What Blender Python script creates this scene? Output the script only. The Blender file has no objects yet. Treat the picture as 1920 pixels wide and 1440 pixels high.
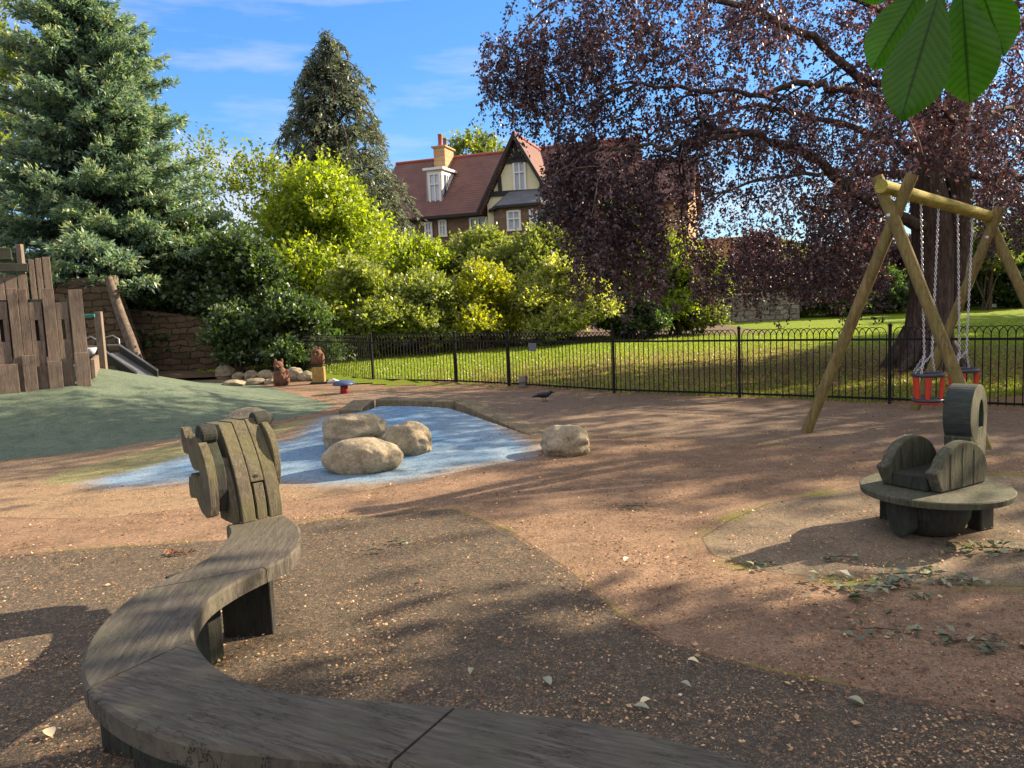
import bpy, math, random
import numpy as np
from mathutils import Vector, Matrix, noise
random.seed(7); rng = np.random.default_rng(7)
R_ = math.radians
scene = bpy.context.scene
COL = scene.collection

# ------------------------------------------------------------------ camera
CAM_H = 1.6; FPX = 1440.0; PITCH = math.atan(146/1440); ROLL = 0.043
_F = np.array([0, math.cos(PITCH), -math.sin(PITCH)]); _U0 = np.array([0, math.sin(PITCH), math.cos(PITCH)]); _X = np.array([1.0, 0, 0])
_R = math.cos(ROLL)*_X - math.sin(ROLL)*_U0; _U = math.sin(ROLL)*_X + math.cos(ROLL)*_U0
cam_d = bpy.data.cameras.new('camera'); cam = bpy.data.objects.new('camera', cam_d); COL.objects.link(cam)
cam_d.sensor_width = 36; cam_d.lens = FPX/1920*36; cam_d.clip_start = 0.05; cam_d.clip_end = 3000
cam.matrix_world = Matrix(((_R[0], _U[0], -_F[0], 0), (_R[1], _U[1], -_F[1], 0), (_R[2], _U[2], -_F[2], CAM_H), (0, 0, 0, 1)))
scene.camera = cam

# ------------------------------------------------------------------ light
SUN_AZ = 22.0; SUN_EL = 26.0       # direction to the sun, measured from +X towards +Y
world = bpy.data.worlds.new('World'); scene.world = world; world.use_nodes = True
wt = world.node_tree; wn = wt.nodes; wn.clear()
wo = wn.new('ShaderNodeOutputWorld'); bg = wn.new('ShaderNodeBackground'); bg.inputs[1].default_value = 0.102
sk = wn.new('ShaderNodeTexSky'); sk.sky_type = 'NISHITA'; sk.sun_disc = False; sk.sun_elevation = R_(SUN_EL); sk.sun_rotation = R_(90-SUN_AZ)
sk.air_density = 1.0; sk.dust_density = 0.3; sk.ozone_density = 3.0
hs = wn.new('ShaderNodeHueSaturation'); hs.inputs['Saturation'].default_value = 1.18; hs.inputs['Value'].default_value = 1.0
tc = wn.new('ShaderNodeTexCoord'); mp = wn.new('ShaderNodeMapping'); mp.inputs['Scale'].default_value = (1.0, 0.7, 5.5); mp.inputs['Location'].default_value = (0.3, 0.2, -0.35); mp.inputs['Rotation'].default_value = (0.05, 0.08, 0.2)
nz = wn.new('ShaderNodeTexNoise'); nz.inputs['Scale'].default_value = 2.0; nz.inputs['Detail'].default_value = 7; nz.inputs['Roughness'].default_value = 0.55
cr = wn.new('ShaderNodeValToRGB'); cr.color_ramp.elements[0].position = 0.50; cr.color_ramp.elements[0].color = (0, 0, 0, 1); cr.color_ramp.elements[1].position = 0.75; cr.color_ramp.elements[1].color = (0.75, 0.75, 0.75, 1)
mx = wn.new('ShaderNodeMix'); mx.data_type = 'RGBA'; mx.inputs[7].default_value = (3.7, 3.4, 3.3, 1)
vm_ = wn.new('ShaderNodeVectorMath'); vm_.operation = 'DOT_PRODUCT'; vm_.inputs[1].default_value = (0.3, 0.4, 0.3); wt.links.new(sk.outputs[0], vm_.inputs[0])
ma_ = wn.new('ShaderNodeMath'); ma_.operation = 'MULTIPLY_ADD'; ma_.inputs[1].default_value = 0.16; ma_.inputs[2].default_value = 0.85; wt.links.new(vm_.outputs['Value'], ma_.inputs[0])
dv_ = wn.new('ShaderNodeMath'); dv_.operation = 'DIVIDE'; dv_.inputs[0].default_value = 1.0; wt.links.new(ma_.outputs[0], dv_.inputs[1])
sc_ = wn.new('ShaderNodeVectorMath'); sc_.operation = 'SCALE'; wt.links.new(sk.outputs[0], sc_.inputs[0]); wt.links.new(dv_.outputs[0], sc_.inputs[3])
ti_ = wn.new('ShaderNodeVectorMath'); ti_.operation = 'MULTIPLY'; ti_.inputs[1].default_value = (0.90, 0.96, 1.08); wt.links.new(sc_.outputs[0], ti_.inputs[0])
wt.links.new(ti_.outputs[0], hs.inputs['Color']); wt.links.new(tc.outputs['Generated'], mp.inputs[0]); wt.links.new(mp.outputs[0], nz.inputs[0])
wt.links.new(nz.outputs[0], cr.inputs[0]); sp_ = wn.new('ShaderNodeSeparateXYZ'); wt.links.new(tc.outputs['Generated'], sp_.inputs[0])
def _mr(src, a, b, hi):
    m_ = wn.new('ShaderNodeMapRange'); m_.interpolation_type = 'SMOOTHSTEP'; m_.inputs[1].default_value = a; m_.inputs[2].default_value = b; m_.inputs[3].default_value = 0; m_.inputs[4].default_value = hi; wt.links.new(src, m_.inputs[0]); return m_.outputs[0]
up_ = _mr(sp_.outputs[2], 0.52, 0.8, 0.85); bk_ = _mr(sp_.outputs[1], 0.35, -0.25, 0.85)  # unseen pale cloud cover overhead and behind the camera, added to whiten the skylight
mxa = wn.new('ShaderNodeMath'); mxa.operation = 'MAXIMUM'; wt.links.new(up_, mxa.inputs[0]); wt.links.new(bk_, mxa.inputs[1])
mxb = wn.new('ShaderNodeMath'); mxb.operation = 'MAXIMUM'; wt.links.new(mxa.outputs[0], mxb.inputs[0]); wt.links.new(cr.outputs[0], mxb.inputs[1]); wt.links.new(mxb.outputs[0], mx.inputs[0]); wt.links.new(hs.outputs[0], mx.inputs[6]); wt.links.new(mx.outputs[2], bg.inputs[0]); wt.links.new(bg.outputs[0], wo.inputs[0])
sd = bpy.data.lights.new('sun', 'SUN'); sd.energy = 5.0; sd.angle = R_(0.5); sd.color = (1.0, 0.80, 0.56)
sun = bpy.data.objects.new('sun', sd); COL.objects.link(sun)
SUNV = Vector((math.cos(R_(SUN_EL))*math.cos(R_(SUN_AZ)), math.cos(R_(SUN_EL))*math.sin(R_(SUN_AZ)), math.sin(R_(SUN_EL))))
sun.rotation_euler = SUNV.to_track_quat('Z', 'Y').to_euler(); sun.location = SUNV*60
vs = scene.view_settings; vs.view_transform = 'Standard'; vs.look = 'None'; vs.gamma = 1; vs.exposure = 1.58
scene.cycles.max_bounces = 8; scene.cycles.transparent_max_bounces = 8; scene.cycles.use_denoising = True

# ------------------------------------------------------------------ picking helpers (image pixel -> world)
def ray(px, py):
    u = (px-960)/FPX; v = (720-py)/FPX
    return u*_R + v*_U + _F
def at(px, py, z=0.0):
    d = ray(px, py); t = (z-CAM_H)/d[2]
    return Vector((d[0]*t, d[1]*t, z))
def W(px, py, Y):
    d = ray(px, py); t = Y/d[1]
    return Vector((d[0]*t, Y, CAM_H+d[2]*t))
def lawnz(x, y): return 0.022*np.maximum(0, y-13.5)
G_POLY = None
def poly_sd(P, pts):
    """signed distance, positive inside; P (n,2)"""
    pts = np.asarray(pts, float); n = len(pts); d = np.full(len(P), 1e9); inside = np.zeros(len(P), bool)
    for i in range(n):
        a = pts[i]; b = pts[(i+1) % n]; ab = b-a; ap = P-a
        t = np.clip((ap@ab)/max(ab@ab, 1e-9), 0, 1); q = ap-t[:, None]*ab
        d = np.minimum(d, np.hypot(q[:, 0], q[:, 1]))
        c = (a[1] > P[:, 1]) != (b[1] > P[:, 1])
        xi = a[0]+(P[:, 1]-a[1])*(b[0]-a[0])/(b[1]-a[1]+1e-12)
        inside ^= c & (P[:, 0] < xi)
    return np.where(inside, d, -d)
def pxpoly(l, z=0.0): return [tuple(at(x, y, z)[:2]) for x, y in l]
green_poly = [(-16, 7.2)]+pxpoly([(-60, 880), (0, 866), (200, 848), (340, 825), (480, 797), (600, 774), (635, 757)])+[(-3.2, 13.6), (-4.2, 15.2), (-5.6, 17.6), (-8, 20), (-16, 21)]
mound_poly = pxpoly([(-60, 965), (0, 971), (180, 976), (380, 955), (560, 944), (700, 925), (850, 898), (1010, 868), (1045, 842), (1000, 822), (870, 775), (780, 768), (690, 775), (640, 785), (480, 797), (340, 825), (200, 848), (0, 868), (-60, 880)])
edge_line = [W(676, 768, 10.2), W(702, 749, 10.7), W(851, 753, 10.2), W(1003, 819, 8.75)]
edge_poly = [(e.x, e.y) for e in edge_line]+[(3, 8.5), (3, 3), (-14, 3), (-14, 9.6), (-4.6, 9.9)]
def sstep(x): x = np.clip(x, 0, 1); return x*x*(3-2*x)
def hgt(x, y):
    x = np.atleast_1d(np.asarray(x, float)); y = np.atleast_1d(np.asarray(y, float))
    P = np.stack([x, y], 1)
    g = 0.86*sstep((poly_sd(P, green_poly)+0.05)/4.6)
    b = 0.31*np.exp(-((x+1.5)/1.75)**2/2-((y-10.4)/1.75)**2/2)
    b = b*sstep((poly_sd(P, edge_poly)+0.10)/0.2)
    b = b*sstep((2.5-x)/2.0)
    return np.maximum(g, 0)+b
def gz(x, y): return float(hgt(x, y)[0])
def atg(px, py):
    d = ray(px, py); t = 3.0
    while t < 60:
        x, y, z = d[0]*t, d[1]*t, CAM_H+d[2]*t
        if z < (gz(x, y) if y < 24 else 0): return Vector((x, y, gz(x, y)))
        t += 0.04
    return Vector((d[0]*t, d[1]*t, 0))

# ------------------------------------------------------------------ object helpers
def tag(o, label=None, cat=None, group=None, kind=None):
    if label: o['label'] = label
    if cat: o['category'] = cat
    if group: o['group'] = group
    if kind: o['kind'] = kind
    return o
def empty(name, loc, label, cat, group=None, rz=0):
    o = bpy.data.objects.new(name, None); COL.objects.link(o); o.location = loc; o.rotation_euler = (0, 0, rz); o.empty_display_size = 0.1
    return tag(o, label, cat, group)
def link(name, me, parent=None, loc=None):
    o = bpy.data.objects.new(name, me); COL.objects.link(o)
    if parent is not None:
        o.parent = parent
        base = parent
        off = Vector((0, 0, 0)); 
        o.matrix_parent_inverse = Matrix.Identity(4)
        p = parent; m = Matrix.Identity(4)
        chain = []
        while p is not None: chain.append(p); p = p.parent
        for q in reversed(chain):
            m = m @ (q.matrix_parent_inverse @ Matrix.LocRotScale(q.location, q.rotation_euler, q.scale))
        o.matrix_parent_inverse = m.inverted()
    return o
class MB:
    def __init__(s): s.v = []; s.f = []; s.sm = []; s.att = None
    def add(s, vs, fs, smooth=False):
        k = len(s.v); s.v += [tuple(p) for p in vs]; s.f += [tuple(i+k for i in f) for f in fs]; s.sm += [smooth]*len(fs); return s
    def box(s, c, size, rz=0, M=None):
        hx, hy, hz = size[0]/2, size[1]/2, size[2]/2
        pts = [Vector((a*hx, b*hy, d*hz)) for d in (-1, 1) for a, b in ((-1, -1), (1, -1), (1, 1), (-1, 1))]
        m = (Matrix.Rotation(rz, 3, 'Z') if M is None else M)
        pts = [m@p+Vector(c) for p in pts]
        return s.add(pts, [(3, 2, 1, 0), (4, 5, 6, 7), (0, 1, 5, 4), (1, 2, 6, 5), (2, 3, 7, 6), (3, 0, 4, 7)])
    def beam(s, a, b, w, h, up=(0, 0, 1)):
        a = Vector(a); b = Vector(b); x = (b-a); L = x.length; x.normalize(); up = Vector(up); y = up.cross(x)
        if y.length < 1e-4: y = Vector((0, 1, 0)).cross(x)
        y.normalize(); z = x.cross(y)
        return s.box((a+b)/2, (L, w, h), M=Matrix((x, y, z)).transposed())
    def tube(s, pts, rad, seg=8, cap=True, smooth=True):
        pts = [Vector(p) for p in pts]; n = len(pts)
        if not hasattr(rad, '__len__'): rad = [rad]*n
        vs = []; fs = []; ref = None
        for i, p in enumerate(pts):
            t = (pts[min(i+1, n-1)]-pts[max(i-1, 0)]); t.normalize()
            if ref is None: ref = Vector((0, 0, 1)) if abs(t.z) < 0.9 else Vector((1, 0, 0))
            u = ref-t*ref.dot(t); u.normalize(); w = t.cross(u); ref = u
            for k in range(seg):
                a = 2*math.pi*k/seg; vs.append(p+(u*math.cos(a)+w*math.sin(a))*rad[i])
        for i in range(n-1):
            for k in range(seg):
                k2 = (k+1) % seg; fs.append((i*seg+k, i*seg+k2, (i+1)*seg+k2, (i+1)*seg+k))
        s.add(vs, fs, smooth)
        if cap:
            s.add(vs[:seg], [tuple(reversed(range(seg)))]); s.add(vs[-seg:], [tuple(range(seg))])
        return s
    def prism(s, outline, origin, ux, uy, uz, thick):
        """outline 2d pts in (ux,uy), extruded +-thick/2 along uz"""
        o = Vector(origin); ux = Vector(ux); uy = Vector(uy); uz = Vector(uz); n = len(outline)
        A = [o+ux*a+uy*b-uz*thick/2 for a, b in outline]; B = [o+ux*a+uy*b+uz*thick/2 for a, b in outline]
        return s.add(A+B, [tuple(reversed(range(n))), tuple(range(n, 2*n))]+[(i, (i+1) % n, n+(i+1) % n, n+i) for i in range(n)])
    def lathe(s, prof, c, seg=20, sx=1, sy=1, smooth=True):
        vs = []; fs = []; c = Vector(c)
        for r, z in prof:
            for k in range(seg):
                a = 2*math.pi*k/seg; vs.append(c+Vector((r*math.cos(a)*sx, r*math.sin(a)*sy, z)))
        for i in range(len(prof)-1):
            for k in range(seg):
                k2 = (k+1) % seg; fs.append((i*seg+k, i*seg+k2, (i+1)*seg+k2, (i+1)*seg+k))
        fs.append(tuple(reversed(range(seg)))); m = (len(prof)-1)*seg; fs.append(tuple(range(m, m+seg)))
        return s.add(vs, fs, smooth)
    def build(s, name, m, parent=None, bevel=0, seg=2):
        me = bpy.data.meshes.new(name); me.from_pydata([tuple(v) for v in s.v], [], s.f); me.validate()
        if len(s.sm) == len(me.polygons): me.polygons.foreach_set('use_smooth', s.sm)
        me.materials.append(m); me.update(); o = link(name, me, parent)
        if bevel:
            b = o.modifiers.new('bevel', 'BEVEL'); b.width = bevel; b.segments = seg; b.limit_method = 'ANGLE'; b.angle_limit = R_(35)
        return o
def np_mesh(name, V, Fq, m, parent=None, att=None, smooth=False, gv=None):
    me = bpy.data.meshes.new(name); nv = len(V); nf = len(Fq); k = Fq.shape[1]
    me.vertices.add(nv); me.vertices.foreach_set('co', np.ascontiguousarray(V, dtype=np.float32).ravel())
    me.loops.add(nf*k); me.loops.foreach_set('vertex_index', np.ascontiguousarray(Fq, dtype=np.int32).ravel())
    me.polygons.add(nf); me.polygons.foreach_set('loop_start', np.arange(0, nf*k, k, dtype=np.int32))
    me.polygons.foreach_set('loop_total', np.full(nf, k, dtype=np.int32))
    if smooth: me.polygons.foreach_set('use_smooth', np.ones(nf, bool))
    me.update(calc_edges=True)
    for kk, a in (att or {}).items():
        A = me.attributes.new(kk, 'FLOAT', 'POINT'); A.data.foreach_set('value', np.ascontiguousarray(a, dtype=np.float32))
    if gv is not None:
        A = me.attributes.new('grain', 'FLOAT_VECTOR', 'POINT'); A.data.foreach_set('vector', np.ascontiguousarray(gv, dtype=np.float32).ravel())
    me.materials.append(m); return link(name, me, parent)

# ------------------------------------------------------------------ materials
class NT:
    def __init__(s, name):
        s.m = bpy.data.materials.new(name); s.m.use_nodes = True; s.t = s.m.node_tree; s.t.nodes.clear()
        s.out = s.n('OutputMaterial')
    def n(s, ty, **kw):
        x = s.t.nodes.new('ShaderNode'+ty)
        for k, v in kw.items(): setattr(x, k, v)
        return x
    def l(s, a, b): s.t.links.new(a, b)
    def coord(s, scale=(1, 1, 1), attr=None, kind='Object', rot=(0, 0, 0)):
        if attr: c = s.n('Attribute', attribute_name=attr).outputs['Vector']
        elif kind == 'World': c = s.n('NewGeometry').outputs['Position']
        else: c = s.n('TexCoord').outputs[kind]
        m = s.n('Mapping'); m.inputs['Scale'].default_value = scale; m.inputs['Rotation'].default_value = rot; s.l(c, m.inputs[0]); return m.outputs[0]
    def noise(s, vec, scale=5, det=6, rough=0.6, dist=0):
        x = s.n('TexNoise'); x.inputs['Scale'].default_value = scale; x.inputs['Detail'].default_value = det; x.inputs['Roughness'].default_value = rough; x.inputs['Distortion'].default_value = dist; s.l(vec, x.inputs['Vector']); return x.outputs[0]
    def vor(s, vec, scale=5, feat='F1', out='Distance', rnd=1):
        x = s.n('TexVoronoi', feature=feat); x.inputs['Scale'].default_value = scale; x.inputs['Randomness'].default_value = rnd; s.l(vec, x.inputs['Vector']); return x.outputs[out]
    def ramp(s, fac, stops, interp='LINEAR'):
        x = s.n('ValToRGB'); r = x.color_ramp; r.interpolation = interp
        while len(r.elements) < len(stops): r.elements.new(0.5)
        for e, (p, c) in zip(r.elements, stops):
            e.position = p; e.color = (c if hasattr(c, '__len__') else (c, c, c))[:3]+(1,) if hasattr(c, '__len__') else (c, c, c, 1)
        s.l(fac, x.inputs[0]); return x.outputs[0]
    def mix(s, fac, a, b, mode='MIX'):
        x = s.n('Mix', data_type='RGBA', blend_type=mode)
        for i, v in ((0, fac), (6, a), (7, b)):
            if hasattr(v, 'is_linked'): s.l(v, x.inputs[i])
            elif hasattr(v, '__len__'): x.inputs[i].default_value = tuple(v)[:3]+(1,)
            else: x.inputs[i].default_value = v
        return x.outputs[2]
    def math(s, op, a, b=0.0, c=None, clamp=False):
        x = s.n('Math', operation=op, use_clamp=clamp)
        for i, v in ((0, a), (1, b), (2, c)):
            if v is None: continue
            if hasattr(v, 'is_linked'): s.l(v, x.inputs[i])
            else: x.inputs[i].default_value = v
        return x.outputs[0]
    def attr(s, name): return s.n('Attribute', attribute_name=name).outputs['Fac']
    def bump(s, h, strength=0.5, dist=0.01):
        x = s.n('Bump'); x.inputs['Strength'].default_value = strength; x.inputs['Distance'].default_value = dist; s.l(h, x.inputs['Height']); return x.outputs[0]
    def done(s, col, rough=0.85, bump=None, metal=0, spec=0.3):
        p = s.n('BsdfPrincipled'); p.inputs['Metallic'].default_value = metal; p.inputs['Specular IOR Level'].default_value = spec
        if hasattr(col, 'is_linked'): s.l(col, p.inputs['Base Color'])
        else: p.inputs['Base Color'].default_value = tuple(col)[:3]+(1,)
        if hasattr(rough, 'is_linked'): s.l(rough, p.inputs['Roughness'])
        else: p.inputs['Roughness'].default_value = rough
        if bump is not None: s.l(bump, p.inputs['Normal'])
        s.l(p.outputs[0], s.out.inputs[0]); return s.m

def wood_mat(name, dark, mid, light, green=None, scale=(1, 1, 1), attr=None, gs=1.0, rough=0.85, gamt=0.45, rot=(0, 0, 0)):
    t = NT(name); c = t.coord(scale, attr=attr, rot=rot); w = t.coord((1, 1, 1))
    g1 = t.noise(c, 6*gs, 8, 0.65, 0.4); g2 = t.noise(c, 22*gs, 4, 0.6)
    big = t.noise(w, 2.3, 4, 0.6)
    col = t.ramp(g1, [(0.30, dark), (0.5, mid), (0.72, light)])
    col = t.mix(0.55, col, t.ramp(g2, [(0.3, dark), (0.6, light)]), 'OVERLAY')
    col = t.mix(t.math('MULTIPLY', t.ramp(big, [(0.35, 0.0), (0.65, 1.0)]), 0.35), col, tuple(x*0.55 for x in mid))
    if green:
        gm = t.math('MULTIPLY', t.ramp(t.noise(w, 3.7, 6, 0.7), [(0.42, 0.0), (0.66, 1.0)]), gamt)
        col = t.mix(gm, col, green)
    ck_ = t.noise(c, 3.4*gs, 5, 0.75, 0.2); ce = t.math('MULTIPLY', t.ramp(t.math('ABSOLUTE', t.math('SUBTRACT', ck_, 0.47)), [(0.004, 1.0), (0.013, 0.0)]), t.ramp(t.noise(w, 5, 2, 0.5), [(0.42, 0.0), (0.55, 0.85)]))
    col = t.mix(ce, col, tuple(x*0.25 for x in dark))
    h = t.math('SUBTRACT', t.math('ADD', g1, t.math('MULTIPLY', g2, 0.7)), t.math('MULTIPLY', ce, 0.8))
    return t.done(col, rough, t.bump(h, 0.55, 0.008))
def leaf_mat(name, stops, trans=(0.2, 0.4, 0.03), tf=0.45, gloss=0.05):
    t = NT(name); a = t.attr('rnd'); col = t.ramp(a, stops)
    d = t.n('BsdfDiffuse'); t.l(col, d.inputs[0]); r = t.n('BsdfTranslucent'); tcol = t.mix(1.0, col, trans, 'MULTIPLY'); t.l(tcol, r.inputs[0])
    m1 = t.n('MixShader'); m1.inputs[0].default_value = tf; t.l(d.outputs[0], m1.inputs[1]); t.l(r.outputs[0], m1.inputs[2])
    g = t.n('BsdfGlossy'); g.inputs['Roughness'].default_value = 0.45; g.inputs[0].default_value = (0.8, 0.85, 0.9, 1)
    m2 = t.n('MixShader'); m2.inputs[0].default_value = gloss; t.l(m1.outputs[0], m2.inputs[1]); t.l(g.outputs[0], m2.inputs[2]); t.l(m2.outputs[0], t.out.inputs[0]); return t.m
M = {}
M['bench'] = wood_mat('bench_wood', (0.075, 0.066, 0.058), (0.145, 0.13, 0.11), (0.24, 0.22, 0.185), (0.10, 0.11, 0.06), scale=(0.9, 9, 1), attr='grain', gs=1.0, gamt=0.35)
M['dark_wood'] = wood_mat('dark_grey_wood', (0.025, 0.025, 0.025), (0.05, 0.05, 0.048), (0.10, 0.095, 0.085), (0.05, 0.07, 0.035), scale=(10, 10, 1.2))  # dark grey wood with greenish mottling
M['head_wood'] = wood_mat('weathered_oak', (0.06, 0.052, 0.042), (0.15, 0.132, 0.10), (0.27, 0.24, 0.185), (0.13, 0.13, 0.055), scale=(9, 9, 1.0), gamt=0.7)
M['seat_wood'] = wood_mat('seat_oak', (0.045, 0.045, 0.036), (0.12, 0.118, 0.092), (0.25, 0.24, 0.185), (0.08, 0.10, 0.045), scale=(7, 7, 1.0), gamt=0.6)
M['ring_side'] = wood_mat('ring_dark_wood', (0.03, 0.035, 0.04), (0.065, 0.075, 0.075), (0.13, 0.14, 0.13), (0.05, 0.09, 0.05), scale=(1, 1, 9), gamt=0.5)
M['log'] = wood_mat('pine_log', (0.11, 0.085, 0.042), (0.26, 0.205, 0.10), (0.42, 0.34, 0.18), (0.17, 0.18, 0.05), scale=(7, 7, 0.7), gamt=0.6)
M['beam_log'] = wood_mat('pine_beam', (0.18, 0.15, 0.04), (0.40, 0.34, 0.10), (0.55, 0.48, 0.18), (0.26, 0.28, 0.05), scale=(2, 2, 9), gamt=0.6)
M['plank'] = wood_mat('fort_plank', (0.11, 0.09, 0.075), (0.25, 0.20, 0.17), (0.39, 0.325, 0.28), (0.13, 0.14, 0.09), scale=(9, 9, 0.7), gamt=0.3)
M['sleeper'] = wood_mat('edging_timber', (0.10, 0.085, 0.06), (0.24, 0.20, 0.14), (0.38, 0.32, 0.24), (0.12, 0.13, 0.06), scale=(4, 4, 2), gamt=0.4)
M['carved'] = wood_mat('carved_wood', (0.07, 0.035, 0.025), (0.20, 0.11, 0.075), (0.36, 0.22, 0.15), None, scale=(8, 8, 1.5), gs=2)
M['plinth'] = wood_mat('plinth_wood', (0.20, 0.15, 0.06), (0.42, 0.32, 0.13), (0.55, 0.44, 0.22), None, scale=(8, 8, 1.5))
def bark_mat(name, a, b, c):
    t = NT(name); k = t.coord((6, 6, 1.3)); n1 = t.noise(k, 3, 9, 0.7, 0.6); n2 = t.vor(k, 3.5)
    col = t.ramp(n1, [(0.3, a), (0.5, b), (0.72, c)]); return t.done(col, 0.95, t.bump(t.math('ADD', n1, n2), 1.0, 0.03))
M['bark'] = bark_mat('beech_bark', (0.03, 0.022, 0.022), (0.085, 0.062, 0.055), (0.20, 0.155, 0.125))
M['bark2'] = bark_mat('brown_bark', (0.03, 0.022, 0.015), (0.08, 0.06, 0.042), (0.15, 0.12, 0.09))
M['beech'] = leaf_mat('copper_beech_leaf', [(0.0, (0.022, 0.013, 0.02)), (0.45, (0.055, 0.034, 0.044)), (0.8, (0.14, 0.085, 0.09)), (1.0, (0.36, 0.25, 0.22))], (1.4, 0.85, 0.8), 0.30, 0.06)
M['bright'] = leaf_mat('sunlit_maple_leaf', [(0.0, (0.09, 0.15, 0.01)), (0.5, (0.26, 0.33, 0.02)), (1.0, (0.48, 0.52, 0.06))], (1.4, 1.5, 0.4), 0.58)
M['yellow'] = leaf_mat('golden_leaf', [(0.0, (0.14, 0.17, 0.008)), (0.5, (0.32, 0.35, 0.02)), (1.0, (0.48, 0.47, 0.05))], (1.4, 1.45, 0.4), 0.58)
M['olive'] = leaf_mat('olive_shrub_leaf', [(0.0, (0.09, 0.12, 0.02)), (0.5, (0.22, 0.27, 0.06)), (1.0, (0.42, 0.43, 0.14))], (1.4, 1.5, 0.5), 0.55)
M['grey_shrub'] = leaf_mat('grey_green_leaf', [(0.0, (0.09, 0.12, 0.03)), (0.5, (0.28, 0.31, 0.09)), (0.93, (0.48, 0.48, 0.2)), (1.0, (0.55, 0.42, 0.42))], (1.75, 1.8, 0.45), 0.6)
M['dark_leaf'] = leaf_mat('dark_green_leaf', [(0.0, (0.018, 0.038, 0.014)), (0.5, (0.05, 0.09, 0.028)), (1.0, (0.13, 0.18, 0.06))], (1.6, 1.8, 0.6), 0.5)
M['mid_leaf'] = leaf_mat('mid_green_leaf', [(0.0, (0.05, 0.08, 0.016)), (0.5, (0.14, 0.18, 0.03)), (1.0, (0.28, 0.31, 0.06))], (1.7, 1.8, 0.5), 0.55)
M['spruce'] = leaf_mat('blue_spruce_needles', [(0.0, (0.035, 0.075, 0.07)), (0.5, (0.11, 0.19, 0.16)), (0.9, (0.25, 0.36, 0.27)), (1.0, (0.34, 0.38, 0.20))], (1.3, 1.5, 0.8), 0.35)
M['cedar'] = leaf_mat('grey_conifer_needles', [(0.0, (0.03, 0.042, 0.035)), (0.5, (0.10, 0.13, 0.10)), (1.0, (0.22, 0.25, 0.18))], (1.3, 1.4, 0.8), 0.35)
M['cypress'] = leaf_mat('cypress_leaf', [(0.0, (0.008, 0.025, 0.02)), (1.0, (0.025, 0.06, 0.04))], (1.0, 1.2, 0.8), 0.2)
M['fresh'] = leaf_mat('fallen_green_leaf', [(0.0, (0.06, 0.075, 0.035)), (0.6, (0.14, 0.165, 0.095)), (1.0, (0.32, 0.33, 0.20))], (1, 1.2, 0.6), 0.2, 0.08)
M['litter'] = leaf_mat('dry_litter', [(0.0, (0.16, 0.09, 0.045)), (0.45, (0.40, 0.24, 0.12)), (0.8, (0.58, 0.37, 0.19)), (0.97, (0.66, 0.50, 0.30)), (1.0, (0.72, 0.62, 0.42))], (1, 0.8, 0.5), 0.1, 0.03)
M['redlitter'] = leaf_mat('beech_litter', [(0.0, (0.09, 0.035, 0.02)), (0.5, (0.22, 0.095, 0.05)), (1.0, (0.40, 0.20, 0.12))], (1, 0.7, 0.5), 0.1, 0.03)
M['grass'] = leaf_mat('grass_blade', [(0.0, (0.08, 0.14, 0.008)), (0.5, (0.22, 0.31, 0.015)), (1.0, (0.38, 0.45, 0.04))], (1.4, 1.4, 0.5), 0.4)
def stone_mat():
    t = NT('boulder_stone'); c = t.coord((1, 1, 1), kind='World'); n1 = t.noise(c, 7, 10, 0.65, 0.3); n2 = t.noise(c, 45, 4, 0.6); v = t.vor(c, 14)
    col = t.ramp(n1, [(0.28, (0.15, 0.125, 0.08)), (0.48, (0.275, 0.235, 0.165)), (0.72, (0.37, 0.32, 0.235))]); col = t.mix(0.5, col, t.ramp(n2, [(0.3, (0.2, 0.2, 0.2)), (0.7, (0.75, 0.75, 0.75))]), 'OVERLAY')
    lich = t.ramp(t.noise(c, 5, 5, 0.6), [(0.55, 0.0), (0.7, 0.5)]); col = t.mix(lich, col, (0.17, 0.19, 0.09))
    h = t.math('ADD', n1, t.math('MULTIPLY', t.ramp(v, [(0.1, 0.0), (0.4, 1.0)]), 0.5)); h = t.math('ADD', h, t.math('MULTIPLY', n2, 0.3))
    return t.done(col, 0.9, t.bump(h, 0.5, 0.02))
M['stone'] = stone_mat(); M['dark_stone'] = None
def masonry(name, a, b, c, mortar, bw=0.45, bh=0.18, scale=1.0, kind='Object', rough_=0.03):
    t = NT(name); co = t.coord((1, 1, 1), kind=kind)
    sx = t.n('SeparateXYZ'); t.l(co, sx.inputs[0]); cx = t.n('CombineXYZ'); hh = t.math('ADD', sx.outputs[0], t.math('MULTIPLY', sx.outputs[1], 0.7)); t.l(hh, cx.inputs[0]); t.l(sx.outputs[2], cx.inputs[1])
    
    nn_ = t.n('TexNoise'); nn_.inputs['Scale'].default_value = 2.6; nn_.inputs['Detail'].default_value = 3; t.l(co, nn_.inputs['Vector']); vm = t.n('VectorMath', operation='MULTIPLY_ADD'); t.l(nn_.outputs[1], vm.inputs[0]); vm.inputs[1].default_value = (rough_*1.0, rough_*0.8, 0); t.l(cx.outputs[0], vm.inputs[2])
    br = t.n('TexBrick'); br.inputs['Scale'].default_value = scale; br.inputs['Brick Width'].default_value = bw; br.inputs['Row Height'].default_value = bh; br.inputs['Mortar Size'].default_value = 0.018; br.inputs['Mortar Smooth'].default_value = 0.4
    br.inputs['Color1'].default_value = a+(1,); br.inputs['Color2'].default_value = b+(1,); br.inputs['Mortar'].default_value = mortar+(1,); t.l(vm.outputs[0], br.inputs['Vector'])
    n1 = t.noise(co, 9, 8, 0.7); col = t.mix(t.ramp(n1, [(0.35, 0.0), (0.7, 0.75)]), br.outputs[0], c)
    return t.done(col, 0.95, t.bump(t.math('ADD', t.math('MULTIPLY', n1, 0.6), t.math('MULTIPLY', br.outputs[1], -1.0)), 0.9, 0.03))
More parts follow.
